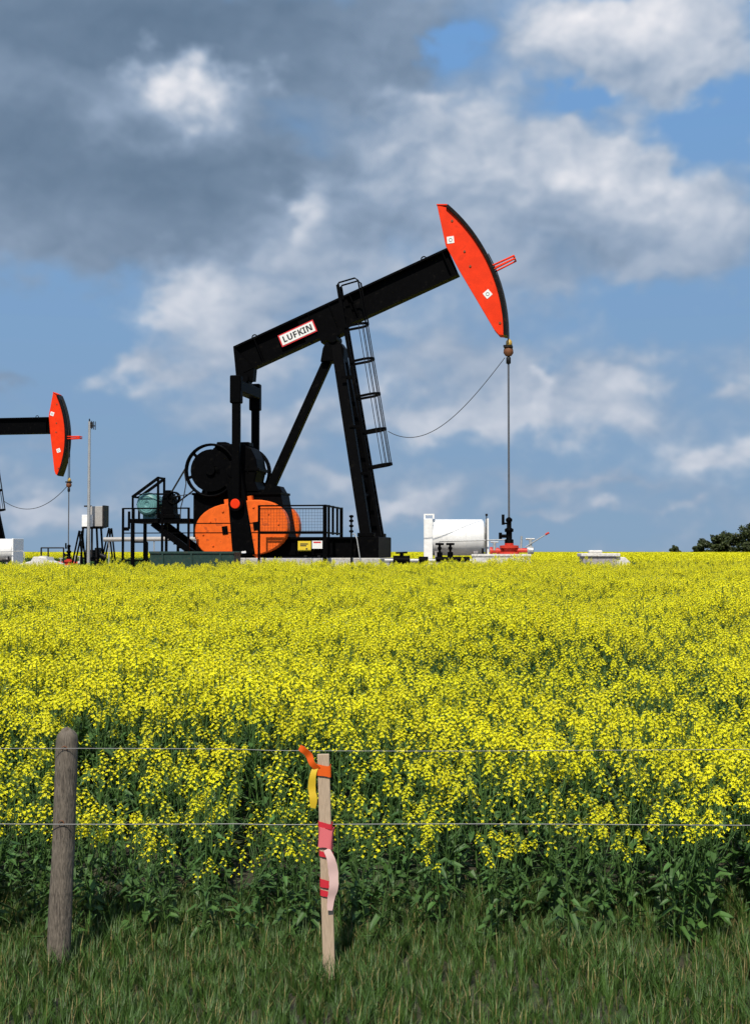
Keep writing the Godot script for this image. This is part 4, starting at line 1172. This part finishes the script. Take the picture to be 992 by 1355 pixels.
func canola_patch(s: int) -> ArrayMesh:   # 2 m by 2 m of the crop, as far as it shows from a distance
	rng.seed = s
	var gr := S(); var ye := S()
	for k in 34:
		var x := r(-1.05, 1.05); var z := r(-1.05, 1.05)
		var t := r(0.95, 1.15)
		for b in 4:
			var top := Vector3(x + r(-0.15, 0.15), t * r(0.8, 1.0), z + r(-0.15, 0.15))
			gr.set_color(Color(0.07, 0.14, 0.03))
			tri(gr, top, Vector3(x - 0.02, 0.2, z), Vector3(x + 0.02, 0.2, z))
			for f in 7:
				var v := r(0.85, 1.1)
				flower(ye, top + Vector3(r(-0.05, 0.05), r(-0.07, 0.02), r(-0.05, 0.05)), Vector3(r(-1, 1), r(0.2, 1), r(-1, 1)).normalized(), 0.045, Color(0.84 * v, 0.80 * v, 0.003), false)
		for b in 6:
			var a := r(0, TAU)
			leaf(gr, Vector3(x, r(0.2, 0.75), z), Vector3(cos(a), r(0.1, 0.7), sin(a)).normalized(), r(0.15, 0.26), r(0.05, 0.09), r(0.1, 0.5), Color(0.045, 0.105, 0.022) * r(0.8, 1.4))
	return commit2(gr, ye)

func grass_tuft(s: int) -> ArrayMesh:
	rng.seed = s
	var gr := S()
	for k in 16:
		var a := r(0, TAU)
		var o := Vector3(cos(a), 0, sin(a))
		var p := o * r(0, 0.05) - Vector3(0, 0.02, 0)
		var h := r(0.5, 1.0)
		var q := p + o * r(0.03, 0.12) + Vector3(0, h * 0.6, 0)
		var t := p + o * r(0.1, 0.45) * h + Vector3(0, h * r(0.8, 1.0), 0)
		var w := o.cross(Vector3.UP) * r(0.006, 0.013)
		var f := r(0.7, 1.3)
		gr.set_color(Color(0.055, 0.115, 0.022) * f if r(0, 1) > 0.12 else Color(0.20, 0.17, 0.07) * f)
		quad(gr, p - w, p + w, q + w * 0.8, q - w * 0.8)
		tri(gr, q - w * 0.8, q + w * 0.8, t)
	gr.generate_normals()
	gr.set_material(M["green_leaf"])
	return gr.commit()

func scatter(called: String, meshes: Array, places: Array, label: String, category: String) -> void:   # stuff nobody could count, one object per field
	var o := Node3D.new()
	o.name = numbered(called)
	add_child(o)
	tag(o, label, category)
	o.set_meta("kind", "stuff")
	var lists := []
	for m in meshes: lists.append([])
	for p in places: lists[p[1]].append(p)
	for k in meshes.size():
		var mm := MultiMesh.new()
		mm.transform_format = MultiMesh.TRANSFORM_3D
		mm.use_colors = true
		mm.mesh = meshes[k]
		mm.instance_count = lists[k].size()
		for i in lists[k].size():
			mm.set_instance_transform(i, lists[k][i][0])
			mm.set_instance_color(i, lists[k][i][2])
		var mi := MultiMeshInstance3D.new()
		mi.name = "plants"
		mi.multimesh = mm
		mi.set_meta("kind", "stuff")
		o.add_child(mi, true)

func crop() -> void:
	var kinds := []
	for k in 7: kinds.append(canola(100 + k, r(1.0, 1.15), 6 + k % 3, 15 + k % 4))
	for k in 3: kinds.append(canola(120 + k, r(0.9, 1.0), 5, 5 + k))      # plants still mostly in bud
	var wave := FastNoiseLite.new()
	wave.seed = 8; wave.frequency = 0.16; wave.fractal_octaves = 3
	rng.seed = 77
	var places := []
	var d := 7.2
	while d < 40.9:
		var step := 0.19 if d < 8.6 else 0.235 if d < 14.0 else 0.215
		var half := 0.40 * d + 3.5
		var x := -half
		while x < half:
			var px := x + r(-0.13, 0.13)
			var pd := d + r(-0.13, 0.13)
			x += step
			var w := wave.get_noise_2d(px, pd * 1.3)
			if r(0, 1) < 0.10 - w * 0.5: continue
			var edge := clampf((pd - 7.1) / 4.0, 0.0, 1.0)
			var s := lerpf(0.80, 1.0, edge) + w * 0.24 + r(-0.10, 0.09)
			if pd < 8.2 and r(0, 1) < 0.3: s *= r(0.7, 0.95)
			if r(0, 1) < 0.03: s *= 1.13
			var bare := clampf(0.34 - w * 1.6, 0.02, 0.9) * lerpf(1.0, 0.25, clampf((pd - 8.0) / 18.0, 0.0, 1.0))
			var f := r(0.88, 1.1)
			var b := Basis(Vector3.UP, r(0, TAU)).rotated(Vector3(1, 0, 0), r(-0.1, 0.1)).rotated(Vector3(0, 0, 1), r(-0.1, 0.1)).scaled(Vector3(1, r(0.95, 1.05), 1) * s)
			places.append([Transform3D(b, Vector3(px, height(px, pd), -pd)), rng.randi() % 7 if r(0, 1) > bare else 7 + rng.randi() % 3, Color(f * r(0.97, 1.03), f, f)])
		d += step
	scatter("canola_field", kinds, places, "yellow flowering canola crop between the fence and the pumpjack", "canola")
	kinds = [canola_patch(300), canola_patch(301), canola_patch(302)]
	places = []
	d = 62.0
	while d < 400.0:
		var half := 0.33 * d + 8.0
		var x := -half
		var step := 1.9 if d < 160.0 else 2.3
		while x < half:
			var pd := d + r(-0.3, 0.3)
			if d >= field_far(x):
				var f := r(0.9, 1.08)
				var b := Basis(Vector3.UP, rng.randi() % 4 * PI / 2 + r(-0.2, 0.2)).scaled(Vector3(1, r(0.96, 1.06), 1) * (1.0 if d < 160.0 else 1.2) * Vector3(1, 1.0 if d < 160.0 else 0.85, 1))
				places.append([Transform3D(b.scaled(Vector3(1, 1.06, 1)), Vector3(x + r(-0.3, 0.3), height(x, pd), -pd)), rng.randi() % 3, Color(f, f, f)])
			x += step
		d += step
	scatter("canola_field", kinds, places, "far yellow canola crop beyond the lease, up to the horizon", "canola")
	# grass and weeds along the fence
	kinds = [grass_tuft(400), grass_tuft(401), grass_tuft(402)]
	places = []
	for k in 18000:
		var x := r(-6.5, 6.5)
		var pd := 3.2 + 4.9 * sqrt(r(0, 1))
		var s := r(0.11, 0.24) * (1.0 + 0.35 * wave.get_noise_2d(x * 5.0, pd * 5.0))
		var f := r(0.8, 1.2)
		places.append([Transform3D(Basis(Vector3.UP, r(0, TAU)).scaled(Vector3(1.1, 1, 1.1) * s), Vector3(x, height(x, pd), -pd)), rng.randi() % 3, Color(f, f, f * 0.9)])
	for k in 2600:
		var x := r(4.0, 34.0)
		var pd := r(57.8, 61.2)
		places.append([Transform3D(Basis(Vector3.UP, r(0, TAU)).scaled(Vector3(1.3, r(0.85, 1.12), 1.3)), Vector3(x, height(x, pd), -pd)), rng.randi() % 3, Color(0.9, 0.9, 0.8)])
	scatter("verge_grass", kinds, places, "green grass along the fence foot and the far edge of the lease", "grass")

func tree(at: Vector3, s: int, tall: float, wide: float, label: String) -> void:
	rng.seed = s
	var o := thing("tree", at, label, "tree", 0.0, "distant trees at the right edge")
	var tr := S()
	var limbs := []
	tube(tr, [Vector3(0, -0.1, 0), Vector3(0.05, tall * 0.3, 0), Vector3(-0.05, tall * 0.62, 0.05)], [0.045 * tall, 0.034 * tall, 0.015 * tall], 8, false)
	for k in 7:
		var a := k * 2.4 + r(-0.4, 0.4)
		var b := Vector3(0, tall * r(0.1, 0.55), 0)
		var e := b + Vector3(cos(a) * wide * r(0.35, 0.75), tall * r(0.06, 0.34), sin(a) * wide * r(0.35, 0.75))
		tube(tr, [b, b.lerp(e, 0.5) + Vector3(0, 0.05 * tall, 0), e], [0.014 * tall, 0.01 * tall, 0.004 * tall], 5, false)
		limbs.append(e)
	for k in 5: limbs.append(Vector3(r(-0.8, 0.8) * wide, tall * r(0.08, 0.22), r(-0.5, 0.5) * wide))
	limbs.append(Vector3(0, tall * 0.85, 0)); limbs.append(Vector3(0.1 * wide, tall * 0.7, 0))
	obj("trunk", tr, "bark", o)
	var le := S()
	for e in limbs:
		for c in 11:
			var ctr: Vector3 = e + Vector3(r(-1, 1) * wide * 0.32, r(-0.9, 0.7) * tall * 0.13, r(-1, 1) * wide * 0.32)
			var f := r(0.7, 1.25)
			for k in 40:
				var v := Vector3(r(-1, 1), r(-1, 1), r(-1, 1)).normalized()
				var p := ctr + v * pow(r(0, 1), 0.5) * Vector3(0.22 * wide, 0.1 * tall, 0.22 * wide)
				if p.y > tall or p.y < 0.1: continue
				var n := (v + Vector3(r(-1, 1), r(-1, 1), r(-1, 1)) * 0.7).normalized()
				var x := n.cross(Vector3(0.2, 0.9, 0.3)).normalized() * r(0.12, 0.26)
				var y := n.cross(x).normalized() * r(0.1, 0.22)
				le.set_color(Color(0.034, 0.048, 0.010) * f * r(0.8, 1.25))
				quad(le, p - x, p - y, p + x, p + y)
	obj("crown", le, "tree_leaf", o)

func _ready() -> void:
	# camera
	var cam := Camera3D.new()
	cam.name = "camera"
	cam.fov = 43.46
	cam.position = Vector3(0, EYE, 0)
	cam.rotation_degrees = Vector3(1.8025, 0, 0)
	cam.near = 0.1; cam.far = 6000.0
	add_child(cam)
	cam.current = true
	# sky, exposure
	var env := Environment.new()
	env.background_mode = Environment.BG_SKY
	var sky := Sky.new()
	var pan := PanoramaSkyMaterial.new()
	pan.panorama = make_sky()
	pan.energy_multiplier = 1.0
	sky.sky_material = pan
	env.sky = sky
	env.tonemap_mode = Environment.TONE_MAPPER_LINEAR
	env.tonemap_exposure = 1.0
	env.sdfgi_enabled = true; env.ssao_enabled = true; env.ssil_enabled = true
	var we := WorldEnvironment.new()
	we.name = "world"; we.environment = env
	add_child(we)
	# the sun stands high behind the camera, to its left
	var sun := DirectionalLight3D.new()
	sun.name = "sun"
	sun.light_energy = 1.5
	sun.light_color = Color(1.0, 0.965, 0.90)
	sun.light_angular_distance = 0.5
	sun.shadow_enabled = true
	sun.rotation_degrees = Vector3(-50, -12, 0)
	add_child(sun)
	materials()
	rough_ground.seed = 2; rough_ground.frequency = 0.25
	# ground
	var g := obj("ground", sheet(steps([[-3000.0, -200.0, 400.0], [-200.0, -40.0, 20.0], [-40.0, 40.0, 1.0], [40.0, 200.0, 20.0], [200.0, 3000.0, 400.0]]), steps([[-1500.0, -20.0, 200.0], [-20.0, 3.0, 4.0], [3.0, 60.0, 0.75], [60.0, 100.0, 4.0], [100.0, 400.0, 30.0], [400.0, 5000.0, 400.0]]), 0.0), "soil")
	g.set_meta("kind", "structure")
	g = obj("gravel_pad", sheet(steps([[-30.0, 30.0, 0.75]]), steps([[41.2, 61.0, 0.6]]), 0.006), "gravel")
	g.set_meta("kind", "structure")
	g = obj("gravel_track", sheet(steps([[-45.0, -9.0, 1.5]]), steps([[61.0, 90.0, 1.0]]), 0.006), "gravel")
	g.set_meta("kind", "structure")
	# things
	pumpjack(Vector3(-2.524, 1.3, -44.7), deg_to_rad(-11), deg_to_rad(22.6), 0.131, true, "large black pumpjack with orange head and counterweights in the middle")
	pumpjack(Vector3(-25.62, 0.91, -79.37), deg_to_rad(-11), 0.0, 1.35, false, "far black pumpjack with level beam, its orange head at the left edge")
	lease_things()
	fence()
	crop()
	var k := 0
	for t in [[60.2, 258, 2.6, 1.3, "small low bush left of the distant trees"], [64.4, 252, 3.9, 2.6, "short dark tree at the left end of the distant trees"], [66.8, 250, 4.7, 2.8, "second dark tree in from the left of the distant trees"], [69.2, 253, 5.5, 3.0, "middling dark tree just left of the tallest distant tree"], [72.2, 249, 6.9, 3.6, "tallest distant tree at the right edge of the picture"], [76.5, 252, 7.4, 3.8, "distant dark tree beyond the right edge of the picture"]]:
		tree(Vector3(t[0], height(t[0], t[1]), -t[1]), 500 + k, t[2], t[3], t[4])
		k += 1
